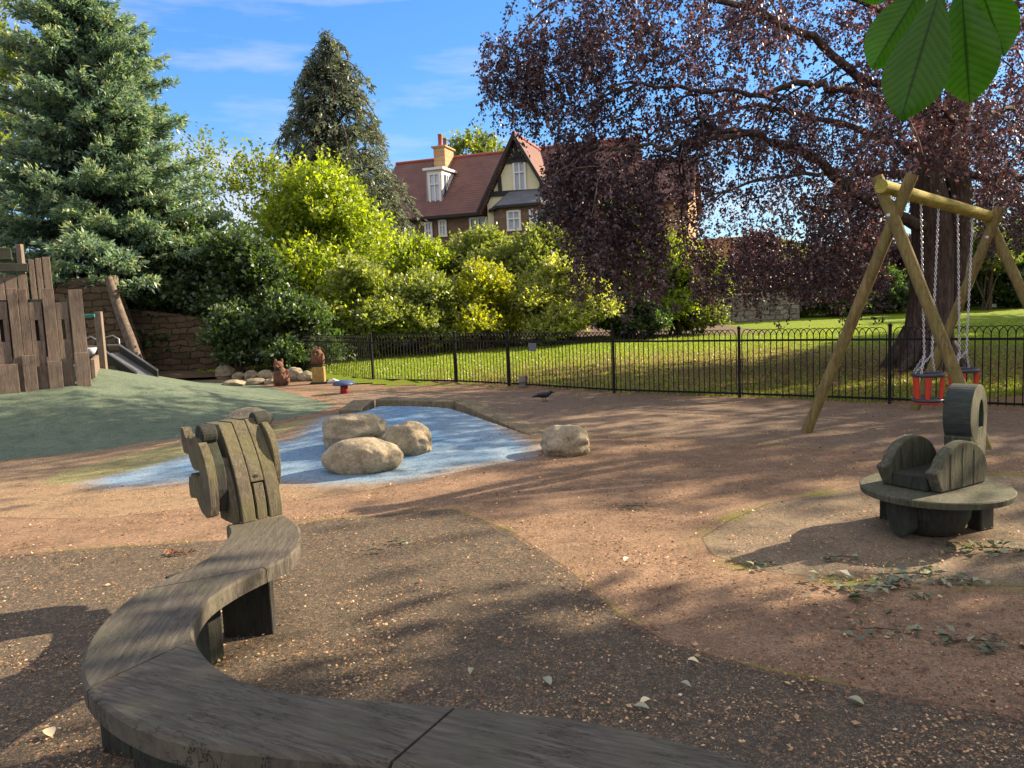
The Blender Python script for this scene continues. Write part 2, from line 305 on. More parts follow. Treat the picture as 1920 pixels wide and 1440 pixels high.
M['wall'] = masonry('rubble_wall', (0.075, 0.052, 0.032), (0.15, 0.10, 0.062), (0.045, 0.038, 0.024), (0.025, 0.02, 0.015), 0.5, 0.17, rough_=0.35)
M['sand'] = masonry('sandstone_wall', (0.42, 0.27, 0.14), (0.52, 0.35, 0.19), (0.32, 0.19, 0.10), (0.42, 0.34, 0.24), 0.6, 0.28)
M['brownstone'] = masonry('brown_stone_wall', (0.21, 0.14, 0.085), (0.30, 0.20, 0.125), (0.15, 0.10, 0.065), (0.28, 0.22, 0.16), 0.5, 0.24)
M['rubble'] = masonry('grey_rubble', (0.20, 0.185, 0.17), (0.36, 0.32, 0.28), (0.13, 0.12, 0.11), (0.08, 0.075, 0.07), 0.38, 0.22, rough_=0.4)
def tile_mat(name, a, b):
    t = NT(name); c = t.coord((1, 1, 1)); n = t.noise(c, 1.2, 6, 0.6); m = t.noise(c, 14, 3, 0.6); w = t.n('TexWave', bands_direction='Z'); w.inputs['Scale'].default_value = 1.9; w.inputs['Distortion'].default_value = 0.4; t.l(c, w.inputs[0])
    col = t.mix(t.ramp(n, [(0.3, 0.0), (0.7, 1.0)]), a, b); col = t.mix(0.35, col, t.ramp(m, [(0.3, (0.25, 0.25, 0.25)), (0.7, (0.75, 0.75, 0.75))]), 'OVERLAY')
    return t.done(col, 0.8, t.bump(w.outputs[1], 0.5, 0.05))
M['tile'] = tile_mat('red_roof_tile', (0.125, 0.065, 0.058), (0.18, 0.095, 0.08))
M['slate'] = tile_mat('slate', (0.10, 0.11, 0.13), (0.15, 0.16, 0.185))
def plain(name, col, rough=0.6, var=0.25, sc=12, metal=0, spec=0.4, bump=0.15):
    t = NT(name); c = t.coord((1, 1, 1)); n = t.noise(c, sc, 6, 0.65)
    k = t.mix(t.ramp(n, [(0.3, 0.0), (0.75, 1.0)]), col, tuple(x*(1-var) for x in col)); return t.done(k, rough, t.bump(n, bump, 0.005), metal, spec)
M['cream'] = plain('cream_render', (0.80, 0.76, 0.52), 0.9, 0.15, 5)
M['timber_black'] = plain('black_timber', (0.035, 0.035, 0.035), 0.8, 0.3)
M['white'] = plain('white_paint', (0.78, 0.78, 0.76), 0.5, 0.08)
M['iron'] = plain('black_iron', (0.010, 0.010, 0.011), 0.55, 0.3, spec=0.2)
M['metal'] = plain('slide_steel', (0.25, 0.26, 0.28), 0.45, 0.3, metal=0.7)
M['chain'] = plain('chain_steel', (0.60, 0.60, 0.62), 0.35, 0.15, metal=0.5)
M['red'] = plain('red_plastic', (0.60, 0.055, 0.03), 0.4, 0.15)
M['blackrub'] = plain('dark_rubber', (0.05, 0.06, 0.08), 0.35, 0.2)
M['bluepaint'] = plain('blue_paint', (0.045, 0.075, 0.19), 0.5, 0.3)
M['redpaint'] = plain('red_paint', (0.30, 0.02, 0.025), 0.5, 0.3)
M['teal'] = plain('teal_paint', (0.02, 0.25, 0.22), 0.5, 0.1)
M['crow'] = plain('crow_feather', (0.012, 0.012, 0.015), 0.45, 0.3)
M['paper'] = plain('crumpled_plastic', (0.62, 0.62, 0.70), 0.5, 0.2)
M['terracotta'] = plain('terracotta', (0.35, 0.10, 0.07), 0.8, 0.2)
M['soil'] = plain('soil', (0.13, 0.085, 0.055), 0.95, 0.5, 3, bump=1.0)
M['dark_stone'] = plain('buttress_stone', (0.19, 0.15, 0.12), 0.95, 0.8, 11, bump=1.0)
M['bank'] = plain('bank_cover', (0.055, 0.07, 0.03), 0.95, 0.5, 3, bump=1.0)
M['sign'] = plain('sign_grey', (0.12, 0.14, 0.16), 0.5, 0.1)
def glass_mat(name='window_glass', col=(0.08, 0.12, 0.18)):
    t = NT(name); return t.done(col, 0.08, None, 0.0, 1.0)
M['glass'] = glass_mat(); M['glass_light'] = glass_mat('curtained_glass', (0.42, 0.50, 0.60))

# ------------------------------------------------------------------ SETTING: ground
def grid(x0, x1, y0, y1, s):
    nx = int((x1-x0)/s)+1; ny = int((y1-y0)/s)+1
    X, Y = np.meshgrid(np.linspace(x0, x1, nx), np.linspace(y0, y1, ny)); i = np.arange(nx*ny).reshape(ny, nx)
    Fq = np.stack([i[:-1, :-1], i[:-1, 1:], i[1:, 1:], i[1:, :-1]], -1).reshape(-1, 4)
    return X.ravel(), Y.ravel(), Fq
def compact(V, Fq, att):
    u, inv = np.unique(Fq.ravel(), return_inverse=True)
    return V[u], inv.reshape(Fq.shape), {k: a[u] for k, a in att.items()}
fence_px = [(560, 703), (700, 717), (856, 720), (955, 725), (1152, 738), (1387, 746), (1668, 757), (1990, 772)]
FENCE = [at(x, y) for x, y in fence_px]
f0 = FENCE[0]; fl = FENCE[-1]
play_poly = [(-30, -12), (14, -12), (14, fl.y-1.2)]+[(p.x, p.y) for p in reversed(FENCE)]+[(f0.x-0.2, 20.5), (-30, 22)]
X, Y, Fq = grid(-15, 8.5, 0.8, 21, 0.06)
P2 = np.stack([X, Y], 1); sdp = poly_sd(P2, play_poly); Z = hgt(X, Y)
nse = np.array([noise.fractal(Vector((x*0.5, y*0.5, 1.3)), 1.0, 2.0, 3) for x, y in zip(X[::1], Y[::1])])
Z = Z+0.012*nse+0.004
dark_poly = pxpoly([(-80, 1050), (420, 1015), (600, 978), (850, 956), (960, 1000), (1060, 1065), (1150, 1145), (1250, 1205), (1450, 1262), (1700, 1312), (1920, 1352), (2300, 1420)])+[(4, 0), (-6, 0), (-6, 3)]
cc = at(1760, 985); disc_poly = pxpoly([(1440, 945), (1370, 975), (1315, 1010), (1335, 1042), (1420, 1070), (1560, 1088), (1750, 1098), (1950, 1102), (2150, 1070), (2200, 980), (2050, 920), (1900, 890), (1650, 905)])
blue_poly = pxpoly([(540, 840), (600, 805), (680, 775), (760, 762), (850, 768), (960, 818), (1020, 842), (1005, 862), (880, 880), (780, 900), (700, 908), (600, 912), (500, 905), (330, 905), (180, 912), (130, 900), (220, 880), (360, 850)], 0.06)
seam_poly = pxpoly([(1000, 807), (1290, 823), (1500, 838), (1920, 855), (2300, 870), (2300, 800), (1920, 778), (1640, 764), (1385, 752), (1150, 744), (960, 735), (600, 735), (640, 757)])
gband = pxpoly([(70, 905), (110, 885), (300, 845), (380, 838), (560, 816), (600, 800), (590, 820), (520, 838), (380, 858), (250, 885), (120, 908)], 0.03)
tan_poly = pxpoly([(-60, 890), (200, 880), (400, 930), (560, 925), (700, 925), (560, 944), (380, 955), (180, 976), (-60, 975)])
att = {'sb': poly_sd(P2, blue_poly), 'sg': poly_sd(P2, green_poly), 'sm': poly_sd(P2, mound_poly), 'sk': poly_sd(P2, dark_poly), 'sc': poly_sd(P2, disc_poly), 'ss': poly_sd(P2, seam_poly), 'sgb': poly_sd(P2, gband)}
keep = sdp[Fq].max(1) > -0.05
V, F2, att = compact(np.stack([X, Y, Z], 1), Fq[keep], att)
def play_mat():
    t = NT('play_surface'); c = t.coord((1, 1, 1), kind='World'); fine = t.noise(c, 160, 3, 0.7); med = t.noise(c, 32, 5, 0.7); lit = t.noise(c, 11, 6, 0.75); big = t.noise(c, 0.9, 5, 0.6); v = t.vor(c, 70, out='Color'); big2 = t.noise(c, 3.2, 5, 0.65)
    def mask(nm, soft=0.02, off=0.0, wob=0.03):
        a = t.math('ADD', t.attr(nm), t.math('MULTIPLY', t.math('SUBTRACT', lit, 0.5), wob)); return t.math('MULTIPLY', t.math('ADD', a, off), 1/soft, clamp=True)
    base = t.mix(t.ramp(big2, [(0.3, 0.0), (0.7, 1.0)]), (0.175, 0.115, 0.075), (0.31, 0.205, 0.135))
    col = base
    grey = t.mix(big2, (0.062, 0.056, 0.045), (0.12, 0.10, 0.076))
    col = t.mix(mask('ss'), col, t.mix(big2, (0.14, 0.11, 0.086), (0.25, 0.185, 0.135)))
    col = t.mix(mask('sc'), col, t.mix(big2, (0.15, 0.122, 0.088), (0.25, 0.20, 0.14)))
    col = t.mix(mask('sk'), col, grey)
    tan = t.mix(big2, (0.24, 0.17, 0.105), (0.35, 0.25, 0.155))
    col = t.mix(mask('sm'), col, tan)
    blue = t.mix(t.ramp(t.math('ADD', t.math('MULTIPLY', big2, 0.7), t.math('MULTIPLY', t.attr('sb'), 0.25)), [(0.3, 0.0), (0.75, 1.0)]), (0.22, 0.31, 0.38), (0.10, 0.24, 0.43))
    col = t.mix(mask('sb', 0.30, 0.05, 0.25), col, blue)
    col = t.mix(t.math('MULTIPLY', mask('sgb', 0.08, 0.02, 0.12), 0.75), col, (0.24, 0.27, 0.11))
    gm = t.mix(t.ramp(big2, [(0.3, 0.0), (0.7, 1.0)]), (0.085, 0.13, 0.095), (0.135, 0.185, 0.13))
    col = t.mix(mask('sg', 0.03, 0, 0.04), col, gm)
    # granules and trodden dirt
    col = t.mix(0.75, col, t.ramp(fine, [(0.32, (0.25, 0.25, 0.25)), (0.68, (0.78, 0.78, 0.78))]), 'OVERLAY')
    rubberm = t.math('SUBTRACT', 1.0, t.math('MULTIPLY', t.math('MAXIMUM', mask('sg', 0.1), mask('sb', 0.3)), 0.85))
    v2 = t.vor(c, 190, out='Color'); sv = t.n('SeparateXYZ'); t.l(v2, sv.inputs[0]); v3 = t.vor(c, 75, out='Color'); sw = t.n('SeparateXYZ'); t.l(v3, sw.inputs[0])
    col = t.mix(t.math('MULTIPLY', t.ramp(sv.outputs[0], [(0.80, 0.0), (0.84, 0.7)]), t.math('MULTIPLY', rubberm, 0.5)), col, (0.42, 0.31, 0.20)); col = t.mix(t.math('MULTIPLY', t.ramp(sv.outputs[1], [(0.74, 0.0), (0.78, 0.5)]), rubberm), col, (0.03, 0.027, 0.024))
    col = t.mix(t.math('MULTIPLY', t.ramp(sw.outputs[0], [(0.86, 0.0), (0.88, 1.0)]), t.ramp(lit, [(0.45, 0.0), (0.6, 0.55)])), col, (0.36, 0.22, 0.13)); col = t.mix(t.ramp(sw.outputs[1], [(0.90, 0.0), (0.92, 0.45)]), col, (0.05, 0.035, 0.025))
    stn = t.noise(c, 1.7, 7, 0.75, 0.6); col = t.mix(t.math('MULTIPLY', t.ramp(stn, [(0.52, 0.0), (0.68, 0.45)]), rubberm), col, (0.075, 0.058, 0.042)); mos = t.math('MULTIPLY', t.ramp(t.noise(c, 2.9, 6, 0.8, 0.4), [(0.60, 0.0), (0.70, 0.55)]), t.ramp(med, [(0.4, 0.0), (0.55, 1.0)])); col = t.mix(mos, col, (0.13, 0.13, 0.03))
    chip = t.ramp(med, [(0.56, 0.0), (0.66, 0.6)])
    col = t.mix(t.math('MULTIPLY', chip, rubberm), col, (0.30, 0.185, 0.10))
    dk = t.ramp(lit, [(0.3, 0.5), (0.48, 0.0)]); col = t.mix(dk, col, (0.055, 0.045, 0.035))
    # moss along joints
    for nm, w in (('sc', 0.12), ('sk', 0.02), ('ss', 0.06)):
        e = t.math('SUBTRACT', 1.0, t.math('MULTIPLY', t.math('ABSOLUTE', t.math('ADD', t.attr(nm), 0.02)), 1/w, clamp=True), clamp=True)
        e = t.math('MULTIPLY', e, t.ramp(t.noise(c, 2.3, 3, 0.5), [(0.44, 0.0), (0.56, 1.0)])); e = t.math('MULTIPLY', e, t.ramp(med, [(0.35, 0.0), (0.55, 1.0)])); col = t.mix(e, col, (0.17, 0.18, 0.025))
    for nm in ('sm', 'sk', 'sc', 'ss', 'sg'):
        e = t.math('SUBTRACT', 1.0, t.math('MULTIPLY', t.math('ABSOLUTE', t.attr(nm)), 1/0.014, clamp=True), clamp=True)
        col = t.mix(t.math('MULTIPLY', e, 0.6), col, (0.035, 0.03, 0.025))
    h = t.math('ADD', t.math('MULTIPLY', fine, 0.5), med)
    return t.done(col, 0.95, t.bump(h, 0.9, 0.008), 0, 0.15)
play = np_mesh('play_surface', V, F2, play_mat(), att=att, smooth=True); tag(play, kind='structure')
# lawn
X, Y, Fq = grid(-22, 40, 9, 62, 0.35); P2 = np.stack([X, Y], 1); sdp = poly_sd(P2, play_poly)
nb = np.array([noise.noise(Vector((x*0.2, y*0.2, 4))) for x, y in zip(X, Y)])
Z = lawnz(X, Y)+0.05*nb*np.clip((Y-13)/4, 0, 1)-0.004-0.06*np.clip(sdp/0.05, 0, 1)
keep = sdp[Fq].min(1) < 0.3
bc = W(1738, 684, 15.2)
V, F2, att = compact(np.stack([X, Y, Z], 1), Fq[keep], {'bd': np.hypot((X-bc.x+2)*0.8, (Y-bc.y)*1.0)})
def lawn_mat():
    t = NT('lawn'); c = t.coord((1, 1, 1), kind='World'); n = t.noise(c, 1.3, 6, 0.7); f = t.noise(c, 40, 4, 0.7); m = t.noise(c, 7, 4, 0.6)
    col = t.mix(n, (0.10, 0.16, 0.010), (0.21, 0.28, 0.018)); col = t.mix(0.6, col, t.ramp(f, [(0.3, (0.3, 0.3, 0.3)), (0.7, (0.7, 0.7, 0.7))]), 'OVERLAY')
    bare = t.math('SUBTRACT', t.math('ADD', n, t.math('MULTIPLY', m, 0.5)), t.math('MULTIPLY', t.attr('bd'), 0.085)); col = t.mix(t.ramp(bare, [(0.13, 0.0), (0.30, 0.9)]), col, (0.22, 0.125, 0.075))
    return t.done(col, 0.95, t.bump(f, 0.8, 0.03), 0, 0.15)
cxy = V[F2].mean(1); bedm = (cxy[:, 0] < f0.x-0.1) | ((cxy[:, 1] > 23.6+0.22*(cxy[:, 0]+6)+0.5*np.sin(cxy[:, 0]*1.3)) & (cxy[:, 0] < 9) & (cxy[:, 1] < 40))
for nm_, sel_, mt_ in (('lawn', ~bedm, lawn_mat()), ('planting_bed', bedm, M['soil'])):
    V_, F_l, a_ = compact(V, F2[sel_], att); tag(np_mesh(nm_, V_, F_l, mt_, att=a_, smooth=True), kind='structure')
g = MB().add([(-900, -300, -0.06), (900, -300, -0.06), (900, 1500, -0.06), (-900, 1500, -0.06)], [(0, 1, 2, 3)]).build('ground', M['soil']); tag(g, kind='structure')
# earth bank behind the shrubs (raises the gardens of the houses)
X, Y, Fq = grid(-60, 70, 27, 100, 1.5); Y0 = np.where(X > 2, 39.0, 29.0); Z = np.where(Y > Y0, lawnz(X, Y)+0.1+1.6*sstep((Y-Y0)/14), lawnz(X, Y)-0.6)+0.05*np.sin(X*0.5)
tag(np_mesh('bank', np.stack([X, Y, Z], 1), Fq, M['bank'], smooth=True), kind='structure')

# ------------------------------------------------------------------ foliage helpers
def unit(a): return a/np.maximum(np.linalg.norm(a, axis=-1, keepdims=True), 1e-9)
def rdir(n): return unit(rng.normal(size=(n, 3)))
def leaves(name, p, d, nrm, L, Wd, m, parent, rnd=None, fold=0.12):
    n = len(p); d = unit(d); s = unit(np.cross(d, nrm)); nn = np.cross(s, d)
    L = np.broadcast_to(L, n)[:, None]; Wd = np.broadcast_to(Wd, n)[:, None]
    V = np.stack([p, p+d*L*0.45+s*Wd*0.5+nn*Wd*fold, p+d*L, p+d*L*0.45-s*Wd*0.5+nn*Wd*fold], 1).reshape(-1, 3)
    Fq = np.arange(4*n).reshape(n, 4); r = rng.random(n) if rnd is None else rnd
    return np_mesh(name, V, Fq, m, parent, {'rnd': np.repeat(np.clip(r, 0, 1), 4)})
def twig_leaves(starts, dirs, lens, per, spread=0.7, bias=(0, 0, 0)):
    n = len(starts); t = np.tile(np.linspace(0.1, 1, per), n); S = np.repeat(starts, per, 0); D = np.repeat(dirs, per, 0); Ln = np.repeat(lens, per)
    p = S+D*(t*Ln)[:, None]+rng.normal(size=(n*per, 3))*0.02; p[:, 2] -= (t*Ln)**2*0.15
    d = unit(D*0.6+rdir(n*per)*spread+np.array(bias)); return p, d
def lobes_for(c, rx, ry, H, n, base=0.15, top=1.0, shape=1.0):
    out = []
    for i in range(n):
        a = random.uniform(0, 2*math.pi); z = random.uniform(base, 0.86); k = (1-max(0, (z-0.45)/0.6)**1.5*shape)*math.sqrt(random.random())*0.75
        r = random.uniform(0.20, 0.36)*min(rx, H*0.6)*(1.15-0.5*z)
        out.append((c[0]+rx*k*math.cos(a), c[1]+ry*k*math.sin(a), c[2]+z*H*top-r*0.2, r))
    out.append((c[0], c[1], c[2]+H*0.86, 0.14*H)); return np.array(out)
def woody(c, H, rx, n, lob, parent, mat='bark2', r0=0.07, name='stem'):
    mb = MB(); c = Vector(c)
    idx = np.random.RandomState(3).choice(len(lob), min(n, len(lob)), replace=False)
    for i in idx:
        e = Vector(lob[i][:3]); b = c+Vector((random.uniform(-.15, .15)*rx, random.uniform(-.15, .15)*rx, -0.1)); m = b.lerp(e, 0.5)+Vector((random.uniform(-.2, .2), random.uniform(-.2, .2), 0.12*H))
        mb.tube([b, b.lerp(m, 0.6), m, e], [r0, r0*0.8, r0*0.55, r0*0.2], 6)
    return mb.build(name, M[mat], parent)
def shrub(name, label, cat, px, Y, halfpx, topy, m, n, ls, per=9, nl=26, group=None, ry=None, up=0.4, tw=0.35, basez=None, dens_in=0.2, shape=1.0, sc=None, z0=None, base=0.12):
    b = W(px, 600, Y); bz = float(lawnz(b.x, Y)) if z0 is None else z0; rx = halfpx*Y/FPX; H = W(px, topy, Y).z-bz
    loc = (b.x + 0.043*(H/2), Y, bz)
    root = empty(name, (b.x, Y, bz), label, cat, group)
    lob = lobes_for((b.x, Y, bz), rx, ry or rx*0.8, H*0.97, nl, base=base, shape=shape); w = lob[:, 3]**2; w /= w.sum()
    nt = n//per; k = rng.choice(len(lob), nt, p=w); dr = rdir(nt); dr[:, 2] = np.abs(dr[:, 2])*0.9-0.25*(rng.random(nt) < 0.35); dr = unit(dr)
    st = lob[k, :3]+dr*(lob[k, 3]*(0.55+0.5*rng.random(nt)))[:, None]
    dd = unit(dr+np.array([0, 0, up])+0.5*rdir(nt)); ln = tw*(0.5+rng.random(nt))
    p, d = twig_leaves(st, dd, ln, per)
    ni = int(n*dens_in); k2 = rng.choice(len(lob), ni, p=w); pi = lob[k2, :3]+rdir(ni)*(lob[k2, 3]*0.6*rng.random(ni))[:, None]
    p = np.concatenate([p, pi]); d = np.concatenate([d, rdir(ni)]); nn = unit(rdir(len(p))*0.8+np.array([0.2, -0.3, 0.8]))
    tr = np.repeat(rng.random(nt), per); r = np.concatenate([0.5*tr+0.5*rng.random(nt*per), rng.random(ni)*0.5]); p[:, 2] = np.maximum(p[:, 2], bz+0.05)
    sz = ls*(0.6+0.7*rng.random(len(p)))
    woody((b.x, Y, bz), H, rx, 9, lob, root, r0=0.03+0.008*H)
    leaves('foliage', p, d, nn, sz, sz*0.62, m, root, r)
    return root

# ------------------------------------------------------------------ conifers
def conifer(name, label, px, Y, topy, halfpx, m, droop=0.15, tip=0.3, nwh=34, nb=9, tuft=0.13, zs=0.8, per=26, slim=1.0, curl=0.0, prof=1.0, hang=0.0, basez=None, offs=0, thin=0.32):
    b = W(px, 600, Y); bz = float(lawnz(b.x, Y)) if basez is None else basez; top = W(px, topy, Y); H = top.z-bz; Rm = halfpx*Y/FPX
    root = empty(name, (b.x, Y, bz), label, 'conifer'); mb = MB(); P = []; D = []; A = []
    MB_t = MB().tube([(b.x, Y, bz-0.2), (b.x, Y, bz+H*0.5), (b.x, Y, bz+H*0.97)], [0.028*H, 0.017*H, 0.02], 9); MB_t.build('trunk', M['bark2'], root)
    for i in range(nwh):
        f = (i+0.5)/nwh; z = bz+zs+(H-zs)*f; r = Rm*((1-f)**prof)*random.uniform(0.78, 1.12)+0.12
        for j in range(nb):
            a = random.uniform(0, 2*math.pi); L = r*random.uniform(0.72, 1.1); zz = z+random.uniform(-.5, .5)*(H/nwh)
            dx, dy = math.cos(a), math.sin(a); K = 8; pts = []
            for k in range(K):
                t = k/(K-1); rise = (0.30*(f)-droop)*L*t*1.3+tip*L*(t**2.6)*(1 if curl == 0 else -1)+ (curl*L*math.sin(t*math.pi*0.8))
                pts.append(Vector((b.x+dx*L*t, Y+dy*L*t, zz+rise)))
            mb.tube(pts, [0.012+0.02*L*(1-k/(K-1)) for k in range(K)], 4, cap=False)
            pa = np.array(pts); nt = int(per*max(L, 0.5)); t = rng.uniform(0.18 if f < .7 else 0.0, 1, nt)*(K-1); i0 = np.minimum(t.astype(int), K-2); fr = (t-i0)[:, None]; q = pa[i0]*(1-fr)+pa[i0+1]*fr
            tt = t/(K-1); lat = np.array([-dy, dx, 0]); sgn = rng.choice([-1, 1], nt); sl = L*0.30*(1.15-tt)*rng.random(nt)
            q = q+lat*(sgn*sl)[:, None]+np.array([dx, dy, 0])*(sl*0.5)[:, None]; q[:, 2] += -droop*sl*0.5-hang*rng.random(nt)
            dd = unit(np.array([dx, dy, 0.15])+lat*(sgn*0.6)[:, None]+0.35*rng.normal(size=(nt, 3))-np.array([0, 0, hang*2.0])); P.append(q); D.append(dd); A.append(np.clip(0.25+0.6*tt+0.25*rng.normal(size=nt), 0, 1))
    P = np.concatenate(P); D = np.concatenate(D); A = np.concatenate(A); k = 5
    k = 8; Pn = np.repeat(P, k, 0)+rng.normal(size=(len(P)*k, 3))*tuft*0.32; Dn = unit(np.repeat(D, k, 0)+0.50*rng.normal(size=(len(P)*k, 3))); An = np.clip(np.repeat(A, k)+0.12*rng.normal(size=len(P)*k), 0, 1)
    nn = unit(rng.normal(size=Pn.shape)*0.6+np.array([0, -0.2, 1])); sz = tuft*(0.7+0.8*rng.random(len(Pn)))
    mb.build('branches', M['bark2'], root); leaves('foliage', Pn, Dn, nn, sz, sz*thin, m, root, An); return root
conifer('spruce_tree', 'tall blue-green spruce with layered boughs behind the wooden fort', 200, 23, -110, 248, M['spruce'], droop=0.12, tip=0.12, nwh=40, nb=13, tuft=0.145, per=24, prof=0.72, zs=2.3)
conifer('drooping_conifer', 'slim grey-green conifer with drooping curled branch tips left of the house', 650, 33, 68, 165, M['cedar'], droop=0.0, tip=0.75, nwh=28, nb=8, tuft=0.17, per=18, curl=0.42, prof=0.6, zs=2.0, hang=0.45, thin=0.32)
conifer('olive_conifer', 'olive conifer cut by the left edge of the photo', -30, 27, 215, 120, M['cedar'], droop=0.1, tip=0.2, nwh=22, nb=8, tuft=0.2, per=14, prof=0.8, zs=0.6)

# ------------------------------------------------------------------ shrubs and leafy trees
SH = 'shrubs in the border beyond the railing'
shrub('airy_tree', 'tall airy yellow-green tree behind the spruce at far left', 'tree', 10, 34, 190, -190, M['mid_leaf'], 22000, 0.20, nl=34, tw=0.8, dens_in=0.05, base=0.3)
shrub('leafy_tree', 'thin dark-leaved tree with sky showing between its shoots right of the spruce', 'tree', 420, 29, 130, 265, M['mid_leaf'], 9500, 0.15, nl=24, tw=0.9, up=0.9, dens_in=0.08, base=0.15)
shrub('leafy_tree', 'upright thin-leaved young tree before the drooping conifer', 'tree', 515, 28, 60, 300, M['mid_leaf'], 5000, 0.15, nl=14, tw=0.9, up=0.9, dens_in=0.08)
shrub('maple_tree', 'bright yellow-green sunlit tree rising before the drooping conifer', 'tree', 612, 26.2, 185, 305, M['bright'], 62000, 0.145, nl=60, tw=0.75, up=0.9, dens_in=0.10, shape=1.75, base=0.08)
shrub('green_bush', 'big dark green bush below the spruce beside the stone wall', 'bush', 330, 23.5, 135, 380, M['dark_leaf'], 38000, 0.15, group=SH, nl=34, tw=0.5)
shrub('green_bush', 'dark bush with pale leaf tips right of the stone wall', 'bush', 450, 22.5, 95, 440, M['dark_leaf'], 28000, 0.14, group=SH, nl=28, tw=0.45)
shrub('green_bush', 'low dark glossy bush behind the two carved figures', 'bush', 545, 20.8, 80, 560, M['dark_leaf'], 14000, 0.12, group=SH, nl=20)
shrub('green_bush', 'low dark bush at the left end of the railing beside the boulders', 'bush', 435, 20.6, 60, 590, M['dark_leaf'], 9000, 0.12, group=SH, nl=16)
shrub('green_bush', 'olive-brown bush behind the railing under the bright maple', 'bush', 665, 23.5, 115, 490, M['olive'], 30000, 0.12, group=SH, nl=26)
shrub('green_bush', 'dull brownish green bush left of the golden bush', 'bush', 795, 24.5, 110, 510, M['olive'], 28000, 0.11, group=SH, nl=22)
shrub('golden_bush', 'bright golden-yellow bush in the middle of the border', 'bush', 905, 25.2, 105, 495, M['yellow'], 26000, 0.11, group=SH, nl=24)
shrub('olive_bush', 'tall round olive-green bush below the bay window', 'bush', 915, 29, 145, 425, M['olive'], 46000, 0.13, group=SH, nl=34)
shrub('olive_bush', 'tall yellow-green bush left of the bay window below the dormer', 'bush', 790, 28, 105, 445, M['bright'], 32000, 0.13, group=SH, nl=24)
shrub('olive_bush', 'sloping grey-green bush below the cypress', 'bush', 1020, 28, 115, 425, M['olive'], 34000, 0.13, group=SH, nl=28)
shrub('rose_bush', 'grey-green bush flecked with pink flowers behind the gate', 'bush', 1050, 26, 115, 490, M['grey_shrub'], 32000, 0.11, group=SH, nl=28)
shrub('green_bush', 'dark green bush under the left side of the copper beech', 'bush', 1165, 29, 85, 375, M['mid_leaf'], 22000, 0.13, group=SH, nl=24)
shrub('green_bush', 'bright green bush under the copper beech before the sandstone wall', 'bush', 1265, 28, 100, 440, M['bright'], 26000, 0.13, group=SH, nl=24)
shrub('green_bush', 'low dark bush on the lawn edge under the copper beech', 'bush', 1190, 26.5, 85, 550, M['dark_leaf'], 12000, 0.11, group=SH, nl=18)
shrub('green_bush', 'low green bush at the right end of the border by the rubble wall', 'bush', 1310, 28, 55, 545, M['mid_leaf'], 9000, 0.11, group=SH, nl=16)
shrub('cypress_tree', 'narrow dark cypress between the olive bush and the copper beech', 'tree', 1057, 31, 26, 385, M['cypress'], 12000, 0.12, nl=22, tw=0.3, shape=0.5)
shrub('garden_tree', 'small round green tree peeping over the house roof', 'tree', 905, 62, 55, 246, M['mid_leaf'], 9000, 0.30, nl=24, tw=0.8)
for i, (px, Y, hp, ty, mm, lb) in enumerate([
    (1420, 38, 90, 430, 'beech', 'reddish bush behind the rubble wall under the beech'),
    (1560, 36, 100, 470, 'dark_leaf', 'dark hedge bush at the far lawn edge left of the beech trunk'),
    (1690, 40, 110, 440, 'beech', 'dark purple bush on the far side of the lawn behind the trunk'),
    (1830, 40, 100, 420, 'dark_leaf', 'dark green bush behind the white notice'),
    (1950, 38, 110, 400, 'mid_leaf', 'mid green bush at the right edge of the photo'),
    (1480, 44, 120, 455, 'mid_leaf', 'green tree behind the rubble wall'),
    (1400, 35.5, 60, 540, 'dark_leaf', 'low dark bush against the rubble wall'),
    (1490, 36.5, 70, 525, 'mid_leaf', 'low green bush at the right end of the rubble wall'),
    (1770, 37, 90, 500, 'dark_leaf', 'low dark bush straight behind the beech trunk'),
    (1900, 36, 80, 490, 'dark_leaf', 'low dark bush right of the white notice'),
    (1640, 37, 70, 505, 'dark_leaf', 'low dark bush left of the beech trunk base'),
    (1640, 50, 130, 430, 'dark_leaf', 'dark tree beyond the far hedge left of the trunk'),
    (1900, 52, 170, 330, 'beech', 'purple-leaved tree in the far background at right')]):
    shrub('hedge_bush' if Y < 43 else 'background_tree', lb, 'bush' if Y < 43 else 'tree', px, Y, hp, ty, M[mm], 14000, 0.17, group='shrubs and trees beyond the far lawn', nl=24)

